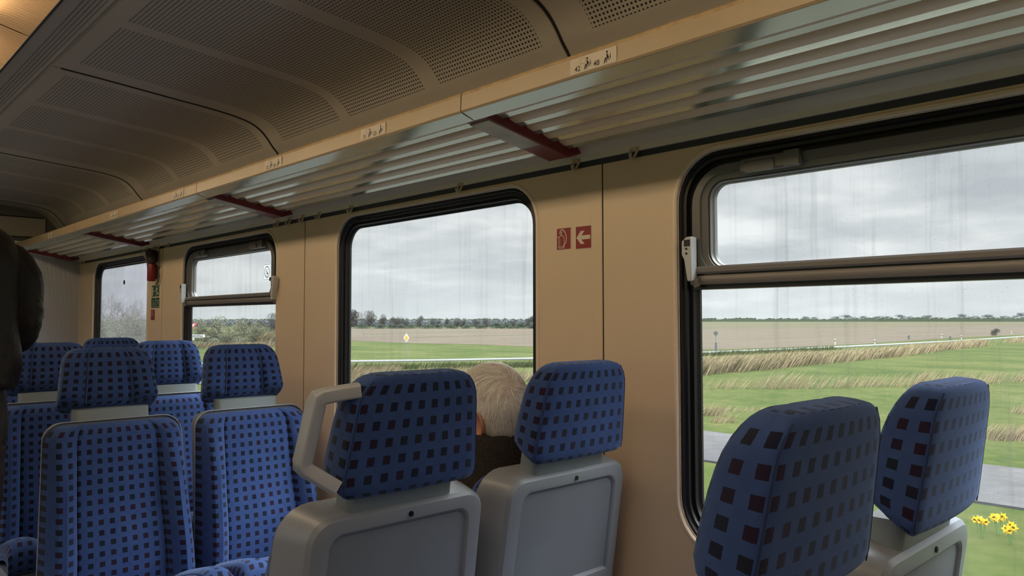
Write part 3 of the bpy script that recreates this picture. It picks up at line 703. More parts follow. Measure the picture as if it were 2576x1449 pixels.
# ------------------------------------------------------------------ seats (own frame: sitter looks along +y, back plane at y = 0)
TAN = math.tan(R(9))
def rec(y, zr): return y-(zr+.385)*TAN
def outline(hT, hB, zt, zb, r, n=6):
    P = []
    for i in range(6): f = i/6; P.append((-(hB+(hT-hB)*f), zb+(zt-r-zb)*f))
    P += [(-hT+r-r*math.cos(R(90*i/n)), zt-r+r*math.sin(R(90*i/n))) for i in range(n+1)]
    P += [(-hT+r+(2*hT-2*r)*i/6, zt) for i in range(1, 6)]
    P += [(hT-r+r*math.sin(R(90*i/n)), zt-r+r*math.cos(R(90*i/n))) for i in range(n+1)]
    for i in range(1, 7): f = i/6; P.append((hT+(hB-hT)*f, zt-r+(zb-zt+r)*f))
    return P
def shell_mesh():
    mb = MB()
    def lay(o, y): return [(x, rec(y, z), EYE+z) for x, z in o]
    rc = lambda i: outline(.166-i, .172-i, -.400-i, -.645+i, .030-i*.5)
    L = [lay(rc(.020), .0075), lay(rc(.004), .0075), lay(rc(0), .0035), lay(rc(-.004), .0004)]
    for ins, y in ((.024, 0), (.011, .003), (.003, .011), (0, .022)):
        L.append(lay(outline(.214-ins, .224-ins, -.361-ins, -.99+ins, .050-ins*.6), y))
    L += [lay(outline(.227, .252, -.351, -.99, .062), .072), lay(outline(.2315, .259, -.349, -.99, .066), .094), lay(outline(.2285, .256, -.352, -.987, .063), .0965), lay(outline(.223, .250, -.357, -.983, .060), .084)]
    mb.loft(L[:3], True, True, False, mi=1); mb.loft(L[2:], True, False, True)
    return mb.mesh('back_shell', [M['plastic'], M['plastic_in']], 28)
def grid(mb, rows, uvr):
    n = len(rows[0]); mb.add([p for r_ in rows for p in r_], [(a*n+i, a*n+i+1, (a+1)*n+i+1, (a+1)*n+i) for a in range(len(rows)-1) for i in range(n-1)], [u for r_ in uvr for u in r_])
TT = [-1, -.97, -.92, -.85, -.76, -.68, -.615, -.590, -.578, -.566, -.545, -.45, -.3, -.15, 0, .15, .3, .45, .545, .566, .578, .590, .615, .68, .76, .85, .92, .97, 1]
def bol(a):                                   # side bolsters of the back cushion over |x|/half width
    if a < .58: return .0
    f = (a-.58)/.40
    return math.sin(min(f, 1)*math.pi)**.7 if f < 1 else 0
def backrest_mesh():
    mb = MB(); rows = []; uvr = []
    zs = [-.985, -.93, -.88, -.82, -.76, -.70, -.64, -.58, -.52, -.47, -.43, -.405, -.39, -.378, -.369, -.363, -.361]
    for k, z in enumerate(zs):
        hw = .2265+.027*min(1, max(0, (-.40-z)/.5)); r = .062
        top = -.360; dzt = top-z
        if dzt < r: hw -= r-math.sqrt(max(0, r*r-(r-dzt)**2))
        roundt = min(1, dzt/.035); roundt = math.sqrt(1-(1-roundt)**2)
        lum = math.exp(-((z+.80)/.16)**2)*.030+math.exp(-((z+.50)/.12)**2)*.008
        bs = min(1, max(0, (-.37-z)/.20))
        row = []; ur = []
        for t_ in TT:
            a = abs(t_); edge = math.sqrt(max(0, 1-max(0, (a-.84)/.16)**2))
            groove = -.005*math.exp(-((a-.578)/.010)**2)
            y = .0925+(.036+lum*(1-a*.3)+bol(a)*(.014+.048*bs)+groove)*edge*roundt
            row.append((t_*hw, rec(y, z), EYE+z)); ur.append((t_*(.217+.018)+3, z))
        row = [(row[0][0]*.975, row[0][1]-.010, row[0][2])]+row+[(row[-1][0]*.975, row[-1][1]-.010, row[-1][2])]; ur = [(ur[0][0]-.03, z)]+ur+[(ur[-1][0]+.03, z)]
        rows.append(row); uvr.append(ur)
    lr = rows[-1]; rows.append([(x, y-.010, z-.008) for x, y, z in lr]); uvr.append([(u, v+.03) for u, v in uvr[-1]])
    grid(mb, rows, uvr); return mb.mesh('backrest', [M['cloth']], 40)
def cushion_mesh():
    mb = MB(); rows = []; uvr = []
    path = [(.095, -.965), (.12, -.948), (.18, -.930), (.26, -.908), (.34, -.882), (.42, -.858), (.48, -.842), (.525, -.836), (.555, -.843), (.575, -.862), (.583, -.89), (.575, -.93), (.545, -.955), (.50, -.96)]
    acc = 0
    for k, (y, z) in enumerate(path):
        if k: acc += math.hypot(y-path[k-1][0], z-path[k-1][1])
        row = []; ur = []
        for t_ in TT:
            a = abs(t_); edge = math.sqrt(max(0, 1-max(0, (a-.86)/.14)**2))
            top = 1 if k < 9 else .3
            row.append((t_*.248, y, EYE+z+top*(bol(a)*.016-.004*math.exp(-((a-.578)/.010)**2)-.03*(1-edge)))); ur.append((t_*.248+5, acc))
        row = [(row[0][0], y, min(row[0][2], EYE+z-.06))]+row+[(row[-1][0], y, min(row[-1][2], EYE+z-.06))]; ur = [(ur[0][0]-.05, acc)]+ur+[(ur[-1][0]+.05, acc)]
        rows.append(row); uvr.append(ur)
    grid(mb, rows, uvr); return mb.mesh('seat_cushion', [M['cloth']], 45)
HR_Z0, HR_Z1 = -.330, -.103
def headrest_mesh():
    mb = MB(); loops = []; uvs = []; H = HR_Z1-HR_Z0
    ss = [0, .03, .08, .16, .28, .42, .56, .68, .78, .86, .92, .96, .985, 1]
    def section(s):
        zr = HR_Z0+H*s; hw = .165-.026*s; r = .060
        dt = (1-s)*H
        if dt < r: hw -= (r-math.sqrt(max(0, r*r-(r-dt)**2)))*.75
        if s*H < .03: hw -= (.03-math.sqrt(max(0, .03**2-(.03-s*H)**2)))*.45
        yb = -.022-(zr+.336)*math.tan(R(9)); d = .086-.036*s**4-.012*(1-s)
        if s > .93: d -= .010*((s-.93)/.07)**2; yb += .006*((s-.93)/.07)**2
        if s < .16: d -= .022*(1-s/.16)**2
        if s < .05: yb += .006*(1-s/.05)
        rcs = .032*(1-.97*s*s); gr = 1-.85*s*s
        P = []
        for i in range(11): x = -hw+2*hw*i/10; P.append((x, yb-.007*(1-(x/hw)**2)))                # back, slightly bulged
        P[0] = (-hw+.006, yb); P[10] = (hw-.006, yb)
        side = [(hw, yb+.004), (hw+.002, yb+.008), (hw+.003, yb+.012), (hw+.006, yb+d*.35), (hw+.006, yb+d*.65), (hw+.002, yb+d*.88), (hw-.008, yb+d*.98), (hw-.022, yb+d)]
        inner = [(hw*.72, yb+d*.995), (hw*.60, yb+d-.006*gr), (hw*.53, yb+d-.016*gr), (hw*.515, yb+d-.024*gr), (hw*.50, yb+d-.013*gr-rcs*.15), (hw*.45, yb+d-.013*gr-rcs*.52), (hw*.38, yb+d-rcs*.66), (hw*.2, yb+d-rcs*.6)]
        right = side+inner
        P += right+[(0, yb+d-rcs*.58)]+[(-x, y) for x, y in reversed(right)]
        P.append(P[0])
        out = []
        for x, y in P:
            f = max(0, min(1, (y-yb)/max(d, .01)))
            out.append((x, y, EYE+zr+.042*f*(1-s)**2+.004*f*s))
        return out
    ref = section(.45); cum = [0]
    for a, b in zip(ref, ref[1:]): cum.append(cum[-1]+math.hypot(a[0]-b[0], a[1]-b[1]))
    for s in ss:
        loops.append(section(s)); uvs.append([(c+.008, HR_Z0+H*s+.012) for c in cum])
    mb.loft(loops, False, uvs=uvs)
    for lp, zz in ((loops[-1][:-1], 1), (loops[0][:-1], 0)):
        n = len(lp); yb = lp[0][1]
        if zz: ins = [(x*.86, (y-yb)*.70+yb+.006, z+.001) for x, y, z in lp]
        else: ins = [(x*.9, (y-yb)*.9+yb+.004, z-.002) for x, y, z in lp]
        vs = list(lp)+ins; us = [(x+.173, (HR_Z1+.012)+(y-yb)) for x, y, z in vs]
        mb.add(vs, [(i, (i+1) % n, n+(i+1) % n, n+i) for i in range(n)]+[tuple(range(n, 2*n))], us)
    me = mb.mesh('headrest', [M['cloth']], None)
    bm = bmesh.new(); bm.from_mesh(me); bmesh.ops.remove_doubles(bm, verts=bm.verts, dist=.0004); bmesh.ops.recalc_face_normals(bm, faces=bm.faces); bm.to_mesh(me); bm.free()
    me.polygons.foreach_set('use_smooth', [True]*len(me.polygons)); me.set_sharp_from_angle(angle=R(52)); return me
def seam_mesh():
    """dark welt along one rear edge of the headrest"""
    H = HR_Z1-HR_Z0; out = []
    for sx in (1, -1):
        pts = []; mb = MB()
        for k in range(13):
            s = .03+.93*k/12; zr = HR_Z0+H*s; hw = .165-.026*s; r = .06; dt = (1-s)*H
            if dt < r: hw -= (r-math.sqrt(max(0, r*r-(r-dt)**2)))*.75
            if s*H < .03: hw -= (.03-math.sqrt(max(0, .03**2-(.03-s*H)**2)))*.45
            yb = -.022-(zr+.336)*math.tan(R(9)); pts.append((sx*(hw-.0040), yb+.0008, EYE+zr))
        mb.tube(pts, .0011, 5); out.append(mb.mesh('headrest_welt', [M['piping']], 60))
    return out
def neck_mesh():
    mb = MB(); L = []
    for z in (-.395, -.315):
        L.append([(x, rec(y, z)+.0, EYE+z) for x, y in rrect(0, .042, .126, .030, .016, 4)])
    mb.loft(L, True, True, True); return mb.mesh('headrest_neck', [M['neck']], 30)
def handle_mesh():
    """grab handle on the aisle side of a headrest"""
    mb = MB()
    P = [(-.132, -.036, EYE-.128), (-.165, -.022, EYE-.1325), (-.190, -.012, EYE-.1365), (-.2010, -.006, EYE-.141), (-.2035, -.004, EYE-.150), (-.2120, .004, EYE-.205), (-.2200, .012, EYE-.254), (-.2200, .012, EYE-.263), (-.2130, .010, EYE-.271), (-.195, .0, EYE-.284), (-.165, -.012, EYE-.306)]
    path = [Vector(p) for p in P]; L = []
    for i, p in enumerate(path):
        d = (path[min(i+1, len(P)-1)]-path[max(i-1, 0)]).normalized(); a = Vector((0, 1, 0)); a = (a-d*a.dot(d)).normalized(); b = d.cross(a)
        L.append([p+a*x+b*y for x, y in rrect(0, 0, .018, .0130, .005, 4)])
    mb.loft(L, True, True, True); return mb.mesh('grab_handle', [M['handle']], 40)
mb = MB(); mb.tube([(.012, .0, EYE-.385), (.012, -.0022, EYE-.385)], .0055, 14); mb.tube([(.012, -.0022, EYE-.385), (.012, -.0030, EYE-.385)], .0026, 6); screw_me = mb.mesh('screw', [M['screw']], 30)
mb = MB(); mb.box(-.235, .235, .06, .54, EYE-1.005, EYE-.955); mb.box(-.245, .245, .04, .10, EYE-1.0, EYE-.93); pan_me = mb.mesh('seat_pan', [M['plastic']], 30)
mb = MB(); mb.box(-.05, .05, .14, .44, .012, EYE-1.0); mb.box(-.12, .12, .10, .50, 0, .014); ped_me = mb.mesh('pedestal', [M['sheet']], 30)
SEATM = dict(back_shell=shell_mesh(), backrest=backrest_mesh(), seat_cushion=cushion_mesh(), headrest_neck=neck_mesh(), seat_pan=pan_me, pedestal=ped_me)
HEADM, WELTM, HANDM = headrest_mesh(), seam_mesh(), handle_mesh()
def make_seat(x, y, rz_, label):
    s = root('train_seat', (x, y, 0), label, 'seat', 'blue train seats with dark squares', rz=rz_)
    for k, me in SEATM.items():
        o = part(k, me, None, s, local=True)
        if k == 'back_shell': part('screw', screw_me, None, o, local=True)
    h = part('headrest', HEADM, None, s, local=True); [part('headrest_welt', w_, None, h, local=True) for w_ in WELTM]
    return s
XA, XB = .893, 1.392
proto = make_seat(XA+.010, 1.25, 0, 'blue patterned seat seen from behind with a grey grab handle on its headrest')
part('grab_handle', HANDM, None, proto, local=True)
def dup(x, y, rz_, label):
    c = copy_tree(proto); c.location = (x, y, 0); c.rotation_euler = (0, 0, rz_); c['label'] = label
    for ch in list(c.children):
        if ch.name.startswith('grab_handle'): bpy.data.objects.remove(ch)
    return c
dup(XB+.008, 1.25, 0, 'blue patterned seat seen from behind at the window in front of the white-haired man')
dup(XA+.012, .445, 0, 'nearest blue patterned seat, its big headrest cut off at the bottom edge right of centre')
dup(XB+.006, .445, 0, 'blue patterned seat at the nearest window in the bottom right corner, grey shell visible')
PI = math.pi
dup(.868, 3.06, PI, 'blue patterned seat facing the camera beside the aisle, large at the lower left')
dup(1.378, 3.06, PI, 'blue patterned seat facing the camera at the window, left of the grab handle')
dup(.868, 3.91, PI, 'blue patterned aisle seat half hidden behind the standing person')
dup(1.378, 3.91, PI, 'blue patterned window seat just behind the two front-facing seats')
dup(.868, 4.79, PI, 'blue patterned aisle seat hidden in the third front-facing row')
dup(1.378, 4.79, PI, 'farthest blue headrest, only its dark top showing beneath the far window')

# ================================================================== PEOPLE
def skin_obj(name, joints, edges, m, parent, sub=2, label=None):
    """joints: {key: ((x, y, z), radius or (rx, ry))} in the person's own frame; first key is the root"""
    bm = bmesh.new(); L = bm.verts.layers.skin.verify(); V = {}
    for i, (k, (p, r)) in enumerate(joints.items()):
        v = bm.verts.new(p); v[L].radius = r if hasattr(r, '__len__') else (r, r); v[L].use_root = (i == 0); V[k] = v
    for e in edges:
        for a, b in zip(e, e[1:]): bm.edges.new((V[a], V[b]))
    me = bpy.data.meshes.new(name); bm.to_mesh(me); bm.free(); me.materials.append(m)
    o = bpy.data.objects.new(name, me); COL.objects.link(o); o.parent = parent
    k = o.modifiers.new('skin', 'SKIN'); k.use_smooth_shade = True; k.branch_smoothing = .6
    s = o.modifiers.new('sub', 'SUBSURF'); s.levels = s.render_levels = sub
    if label: o['label'] = label
    return o
def head_mesh(name, mats, hw=.078, hl=.098, hh=.120):
    """head in its own frame: centre at origin, face towards +y; ears, nose, brow, lips and chin shaped in one surface"""
    mb = MB(); nu, nv = 40, 28; vs = []; fs = []
    for j in range(nv+1):
        ph = math.pi*j/nv; z = math.cos(ph)
        for i in range(nu):
            th = 2*math.pi*i/nu; x = math.sin(ph)*math.cos(th); y = math.sin(ph)*math.sin(th)
            X, Y, Z = x*hw, y*hl, z*hh
            if z < 0: X *= 1+.25*z; Y = Y*(1+.18*z)+(.012*(-z) if y > 0 else 0)          # jaw narrows
            if y < 0: Y *= 1.04
            f = max(0, y)**2
            def bumpf(x0, z0, sx, sz): return math.exp(-((X-x0)/sx)**2-((Z-z0)/sz)**2)*f
            Y += .026*bumpf(0, -.026, .012, .022)+.010*bumpf(0, -.002, .009, .02)+.006*bumpf(0, .022, .05, .010)
            Y -= .010*(bumpf(.031, .002, .014, .011)+bumpf(-.031, .002, .014, .011))
            Y += .008*bumpf(0, -.062, .022, .006)+.006*bumpf(0, -.072, .020, .006)+.010*bumpf(0, -.098, .020, .014)
            vs.append((X, Y, Z))
    for j in range(nv):
        for i in range(nu): fs.append((j*nu+i, (j+1)*nu+i, (j+1)*nu+(i+1) % nu, j*nu+(i+1) % nu))
    mb.add(vs, fs)
    for s in (1, -1):                         # ears
        e = []
        for k in range(14):
            a = 2*math.pi*k/14; rz_ = .033*(1+.12*math.sin(a)); ry_ = .019*(1+.2*math.sin(a))
            e.append((ry_*math.cos(a), rz_*math.sin(a)))
        def er(sc, out, dy=0): return [(s*(hw*.97+out+.010*max(0, -y_/.019)*sc), -.006+y_*sc+dy, -.030+z_*sc) for y_, z_ in e]
        mb.loft([er(.75, -.012), er(.9, .002), er(1.0, .010), er(.93, .014), er(.72, .009), er(.35, .004)], True, False, True)
    return mb.mesh(name, mats, 60)

# ---- the white-haired man in the window seat, seen from behind
man = root('person', (1.395, 1.50, 0), 'seated white-haired person in a dark fleece jacket, seen from behind between two headrests', 'person', rz=R(0))
HZ = EYE-.240; HX, HY = -.040, -.010
J = {'pel': ((0, .06, EYE-.80), (.13, .10)), 'waist': ((-.005, .03, EYE-.66), (.135, .10)), 'chest': ((-.02, 0, EYE-.51), (.15, .105)), 'neck0': ((-.050, -.005, EYE-.385), (.062, .062)), 'neck1': ((HX, HY+.0, EYE-.29), (.055, .056)), 'head': ((HX, HY+.01, EYE-.24), (.058, .06)),
     'shL': ((-.20, .0, EYE-.455), .062), 'elL': ((-.265, .10, EYE-.70), .045), 'wrL': ((-.14, .33, EYE-.74), .032), 'haL': ((-.10, .40, EYE-.75), (.040, .02)),
     'shR': ((.145, .0, EYE-.465), .058), 'elR': ((.150, .12, EYE-.70), .045), 'wrR': ((.10, .33, EYE-.74), .032), 'haR': ((.07, .40, EYE-.75), (.040, .02)),
     'hiL': ((-.10, .10, EYE-.81), .085), 'knL': ((-.12, .52, EYE-.77), .062), 'anL': ((-.12, .50, .10), .040), 'toL': ((-.12, .66, .05), (.040, .03)),
     'hiR': ((.10, .10, EYE-.81), .085), 'knR': ((.11, .52, EYE-.77), .062), 'anR': ((.11, .50, .10), .040), 'toR': ((.11, .66, .05), (.040, .03))}
for s, sx in (('L', 1), ('R', -1)):
    hx, hy, hz = J['ha'+s][0]
    for q in range(4): J[f'f{s}{q}a'] = ((hx+sx*(q*.018-.024), hy+.045, hz-.004), .009); J[f'f{s}{q}b'] = ((hx+sx*(q*.018-.024), hy+.078+.008*(q in (1, 2)), hz-.022), .008)
    J[f'f{s}ta'] = ((hx+sx*.045, hy+.005, hz), .010); J[f'f{s}tb'] = ((hx+sx*.056, hy+.035, hz-.008), .009)
E_ = [('pel', 'waist', 'chest', 'neck0', 'neck1', 'head')]
for s in 'LR':
    E_ += [('chest', 'sh'+s, 'el'+s, 'wr'+s, 'ha'+s), ('pel', 'hi'+s, 'kn'+s, 'an'+s, 'to'+s)]+[('ha'+s, f'f{s}{q}a', f'f{s}{q}b') for q in (0, 1, 2, 3, 't')]
skin_obj('body', J, E_, M['skin'], man)
JJ = {'w': ((0, .05, EYE-.80), (.155, .125)), 'waist': ((-.005, .03, EYE-.66), (.160, .125)), 'chest': ((-.02, .0, EYE-.53), (.175, .125)), 'up': ((-.030, -.004, EYE-.420), (.125, .10)), 'nk': ((-.045, -.012, EYE-.350), (.090, .088)),
      'shL': ((-.205, .0, EYE-.475), .080), 'elL': ((-.275, .10, EYE-.70), .062), 'wrL': ((-.15, .31, EYE-.74), .045), 'shR': ((.140, .0, EYE-.485), .075), 'elR': ((.150, .12, EYE-.70), .060), 'wrR': ((.105, .31, EYE-.74), .045)}
skin_obj('jacket', JJ, [('w', 'waist', 'chest', 'up', 'nk'), ('chest', 'shL', 'elL', 'wrL'), ('chest', 'shR', 'elR', 'wrR')], M['jacket'], man)
mb = MB(); cx_, cy_ = -.045, -.012
def colr(r0, z, dy=0): return [(cx_+r0*math.cos(2*math.pi*k/32), cy_+dy+r0*1.02*math.sin(2*math.pi*k/32), EYE+z+.004*math.sin(k*2.7)+.012*math.sin(2*math.pi*k/32)) for k in range(32)]
mb.loft([colr(.125, -.415), colr(.112, -.375), colr(.100, -.325), colr(.094, -.292), colr(.088, -.280), colr(.080, -.290), colr(.070, -.34)], True); part('collar', mb, M['collar'], man, local=True, sharp=70)
TJ = {'pel': ((0, .07, EYE-.81), (.15, .11)), 'hL': ((-.10, .12, EYE-.805), .10), 'kL': ((-.12, .53, EYE-.77), .078), 'aL': ((-.12, .51, .12), .058), 'hR': ((.10, .12, EYE-.805), .10), 'kR': ((.11, .53, EYE-.77), .078), 'aR': ((.11, .51, .12), .058)}
skin_obj('trousers', TJ, [('pel', 'hL', 'kL', 'aL'), ('pel', 'hR', 'kR', 'aR')], M['trouser'], man)
hd = part('head', head_mesh('head', [M['skin']]), None, man, local=True); hd.location = (HX, HY, HZ); hd.rotation_euler = (R(-8), R(0), R(15))
# hair: a thin cap plus combed strands that leave a thin crown and follow the skull down to the nape
rnd = random.Random(4)
def skull(th, ph, o=0):                       # th around (0 = +x, 90 = face), ph from the top
    sp = math.sin(ph)**(.86 if ph < math.pi/2 else 1); x, y, z = sp*math.cos(th), sp*math.sin(th), math.cos(ph); g = 1+o
    X, Y, Z = x*.081*g, y*.101*g, z*.123*g
    if z < 0: X *= 1+.30*z
    if y < 0: Y *= 1.04+.12*min(0, z)
    return Vector((X, Y, Z))
def hairline(th):                             # lowest polar angle with hair
    s = math.sin(th)
    if s > .35: return R(52)                  # forehead
    if s > -.15: return R(72+30*(.35-s))      # temples, above the ears
    return R(118-8*(1+s))                     # nape
mb = MB(); nu = 48; rows = []
for j in range(13):
    row = []
    for i in range(nu):
        th = 2*math.pi*i/nu; row.append(skull(th, max(.02, hairline(th)*j/12), .035+.02*math.sin(th*9+j)*0))
    rows.append(row)
mb.loft(rows, True, True)
cap = part('hair', mb, M['scalp'], hd, local=True, sharp=80)
mb = MB(); wv = skull(R(-120), R(56)).normalized()
def onskull(p, lift):
    th = math.atan2(p.y/.101, p.x/.081); ph = math.atan2(math.hypot(p.x/.081, p.y/.101), p.z/.123); return skull(th, ph, lift), th, ph
for k in range(9000):
    th = rnd.uniform(0, 2*math.pi); ph = hairline(th)*math.sqrt(rnd.uniform(.0, 1)); p = skull(th, ph); w_ = p-wv*.115; dist = w_.length
    if dist < .020 and rnd.random() < .8: continue
    if dist < .038 and rnd.random() < .45: continue
    n_ = 6; ln = rnd.uniform(.030, .055); pts = []; jit = Vector((rnd.gauss(0, .12), rnd.gauss(0, .12), rnd.gauss(0, .12))); kf = rnd.uniform(.3, 1)
    for q in range(n_+1):
        f = q/n_; c, a1, a2 = onskull(p, .034+.030*math.sin(f*2.5)*kf)
        if q > 2 and a2 > hairline(a1)+R(5): break
        pts.append(c); nn = c.normalized(); d = (p-wv*.115); d = d-nn*d.dot(nn); d.normalize()
        dn = Vector((0, 0, -1)); dn = dn-nn*dn.dot(nn); g = min(1, dist/.13)*.8
        sw = nn.cross(d)*(.5*math.exp(-dist/.05)); t_ = (d*(1-g)+dn*g+sw+jit); t_ = (t_-nn*t_.dot(nn)).normalized(); p = p+t_*(ln/n_)
    if len(pts) < 3: continue
    m_ = len(pts)-1; wd_ = rnd.uniform(.0004, .0009); side_ = (pts[-1]-pts[0]).cross(pts[0]).normalized(); vs = []
    for q, p_ in enumerate(pts): w_ = wd_*(1-.75*q/m_); vs += [p_-side_*w_, p_+p_.normalized()*w_*.7, p_+side_*w_]
    mb.add(vs, [(3*q+a, 3*q+a+1, 3*q+a+4, 3*q+a+3) for q in range(m_) for a in (0, 1)])
part('hair_strands', mb, M['hair'], hd, local=True, sharp=80, fix=False)

# ---- the standing person in the aisle, dark leather jacket, cut off by the left edge
st = root('person', (.305, 2.94, 0), 'standing person in a black leather jacket in the aisle at the left edge', 'person', rz=R(8))
z = EYE
J = {'pel': ((0, 0, z-.30), (.15, .11)), 'waist': ((0, .0, z-.12), (.15, .11)), 'chest': ((0, -.02, z+.10), (.15, .10)), 'nk': ((0, .0, z+.31), (.055, .055)), 'hd': ((0, .02, z+.40), (.06, .06)),
     'shL': ((-.18, -.01, z+.19), .050), 'elL': ((-.26, .02, z-.06), .042), 'wrL': ((-.20, .24, z-.10), .034), 'haL': ((-.17, .31, z-.10), (.042, .022)),
     'shR': ((.18, -.01, z+.19), .050), 'elR': ((.25, .0, z-.05), .042), 'wrR': ((.20, .24, z-.04), .034), 'haR': ((.18, .31, z-.03), (.042, .022)),
     'hiL': ((-.10, .0, z-.38), .095), 'knL': ((-.11, .01, .50), .066), 'anL': ((-.11, -.02, .10), .045), 'toL': ((-.11, .14, .05), (.045, .035)),
     'hiR': ((.10, .0, z-.38), .095), 'knR': ((.11, .01, .50), .066), 'anR': ((.11, -.02, .10), .045), 'toR': ((.11, .14, .05), (.045, .035))}
for s, sx in (('L', 1), ('R', -1)):
    hx, hy, hz = J['ha'+s][0]
    for q in range(4): J[f'f{s}{q}a'] = ((hx+sx*(q*.018-.024), hy+.045, hz-.008), .009); J[f'f{s}{q}b'] = ((hx+sx*(q*.018-.024), hy+.070+.008*(q in (1, 2)), hz-.034), .008)
    J[f'f{s}ta'] = ((hx+sx*.045, hy+.005, hz), .010); J[f'f{s}tb'] = ((hx+sx*.056, hy+.035, hz-.012), .009)
E2 = [('pel', 'waist', 'chest', 'nk', 'hd')]
for s in 'LR': E2 += [('chest', 'sh'+s, 'el'+s, 'wr'+s, 'ha'+s), ('pel', 'hi'+s, 'kn'+s, 'an'+s, 'to'+s)]+[('ha'+s, f'f{s}{q}a', f'f{s}{q}b') for q in (0, 1, 2, 3, 't')]
skin_obj('body', J, E2, M['skin'], st)
mb = MB(); secs = [(-.222, .252, .150), (-.205, .262, .158), (-.175, .258, .155), (-.165, .266, .160), (-.10, .262, .158), (.0, .256, .155), (.10, .258, .158), (.17, .258, .155), (.215, .256, .148), (.250, .246, .138), (.278, .232, .125), (.302, .198, .112), (.326, .148, .100), (.350, .100, .090), (.385, .078, .085)]
def torso(zr, hx, hy): return [(hx*math.copysign(abs(math.cos(a))**.8, math.cos(a))*(1+.02*math.sin(a*6+zr*25)), -.01+hy*math.copysign(abs(math.sin(a))**.9, math.sin(a))*(1+.05*math.sin(a*5+zr*31)), z+zr+.006*math.sin(a*3)) for a in [2*math.pi*k/40 for k in range(40)]]
mb.loft([torso(*q) for q in secs], True, True, False)
jk = part('leather_jacket', mb, M['leather'], st, local=True, sharp=70); q_ = jk.modifiers.new('sub', 'SUBSURF'); q_.levels = q_.render_levels = 1
for s, pts, rad in ((1, [(.165, -.01, z+.215), (.215, -.01, z+.195), (.245, -.015, z+.14), (.256, -.015, z+.06), (.258, -.01, z-.01), (.252, .01, z-.048), (.238, .07, z-.060), (.215, .16, z-.05), (.20, .22, z-.04)], [.060, .072, .080, .074, .070, .066, .060, .054, .050]),
                    (-1, [(-.19, -.01, z+.235), (-.225, -.01, z+.205), (-.245, -.01, z+.14), (-.262, 0, z+.04), (-.268, .01, z-.03), (-.262, .03, z-.075), (-.242, .09, z-.085), (-.22, .17, z-.09), (-.205, .22, z-.09)], [.062, .078, .080, .074, .070, .066, .060, .054, .050])):
    mb = MB(); fine = []; fr_ = []
    for a_, b_, r0_, r1_ in zip(pts, pts[1:], rad, rad[1:]):
        for k in range(3): fine.append(Vector(a_).lerp(Vector(b_), k/3)); fr_.append((r0_+(r1_-r0_)*k/3)*(1+.035*math.sin(len(fr_)*1.9)))
    fine.append(Vector(pts[-1])); fr_.append(rad[-1]); mb.tube(fine, fr_, 18); sl = part('sleeve', mb, M['leather'], jk, local=True, sharp=80)
mb = MB()
def hipsec(zr, hx, hy): return [(hx*math.cos(a), -.005+hy*math.sin(a), z+zr) for a in [2*math.pi*k/28 for k in range(28)]]
mb.loft([hipsec(-.17, .215, .125), hipsec(-.24, .228, .13), hipsec(-.33, .236, .135), hipsec(-.40, .232, .13), hipsec(-.45, .16, .09)], True, True, True)
for s in (1, -1):
    pts = [(s*.118, -.005, z-.34), (s*.122, -.005, z-.46), (s*.126, .0, z-.60), (s*.130, .008, .50), (s*.128, -.005, .34), (s*.124, -.02, .14), (s*.124, -.02, .07)]
    fine = []; fr_ = []; rad = [.108, .106, .098, .082, .080, .078, .082]
    for a_, b_, r0_, r1_ in zip(pts, pts[1:], rad, rad[1:]):
        for k in range(5): fine.append(Vector(a_).lerp(Vector(b_), k/5)); fr_.append((r0_+(r1_-r0_)*k/5)*(1+.025*math.sin(len(fr_)*2.3)))
    fine.append(Vector(pts[-1])); fr_.append(rad[-1]); mb.tube(fine, fr_, 18)
part('trousers', mb, M['trouser'], st, local=True, sharp=80)
hd2 = part('head', head_mesh('head', [M['skin']]), None, st, local=True); hd2.location = (0, .03, z+.47)
mb = MB(); rows = [[skull(2*math.pi*i/nu, max(.02, hairline(2*math.pi*i/nu)*j/12), .07+.02*math.sin(i*1.7+j*2.3)) for i in range(nu)] for j in range(13)]
mb.loft(rows, True, True); part('hair', mb, M['darkhair'], hd2, local=True, sharp=80)
for hh_ in (hd, hd2):
    for s in (1, -1):
        mb = MB(); mb.loft([[(s*.031+r_*math.cos(2*math.pi*k/10), .084+d_, .002+r_*.6*math.sin(2*math.pi*k/10)) for k in range(10)] for r_, d_ in ((.010, -.006), (.009, .002), (.004, .005))], True, False, True)
        part('eye', mb, M['eye'], hh_, local=True)

# ================================================================== OUTSIDE
def G(u, v): return spot(u, v, GZ)
mb = MB()
gx = [-400, -100, -30, 0, 15, 30, 45, 60, 80, 110, 150, 220, 350, 700, 1500, 3000, 9000]; gy = [-3000, -800, -200, -60, -20, 0, 15, 30, 45, 60, 80, 110, 150, 250, 500, 1200, 3000, 9000]
mb.add([(x, y, GZ) for y in gy for x in gx], [(j*len(gx)+i, j*len(gx)+i+1, (j+1)*len(gx)+i+1, (j+1)*len(gx)+i) for j in range(len(gy)-1) for i in range(len(gx)-1)])
solo('ground', mb, M['meadow'], 'green spring meadow stretching out from the railway line', 'meadow', kind='structure', fix=False)
def sheet(name, pts, z, m, label, cat, thick=.05):
    mb = MB(); mb.prism([(p.x, p.y, GZ+z-thick) for p in pts], (0, 0, thick), 0); return solo(name, mb, m, label, cat, kind='structure', sharp=30)
def ribbon(name, pts, w, z, m, label, cat):
    mb = MB(); L = []
    for i, p in enumerate(pts):
        d = (pts[min(i+1, len(pts)-1)]-pts[max(i-1, 0)]); d.normalize(); q = Vector((-d.y, d.x, 0))*w/2
        L.append([(p.x-q.x, p.y-q.y, GZ+z-.15), (p.x-q.x, p.y-q.y, GZ+z), (p.x, p.y, GZ+z+.03), (p.x+q.x, p.y+q.y, GZ+z), (p.x+q.x, p.y+q.y, GZ+z-.15)])
    mb.loft(L, False, True, True); return solo(name, mb, m, label, cat, kind='structure', sharp=30)
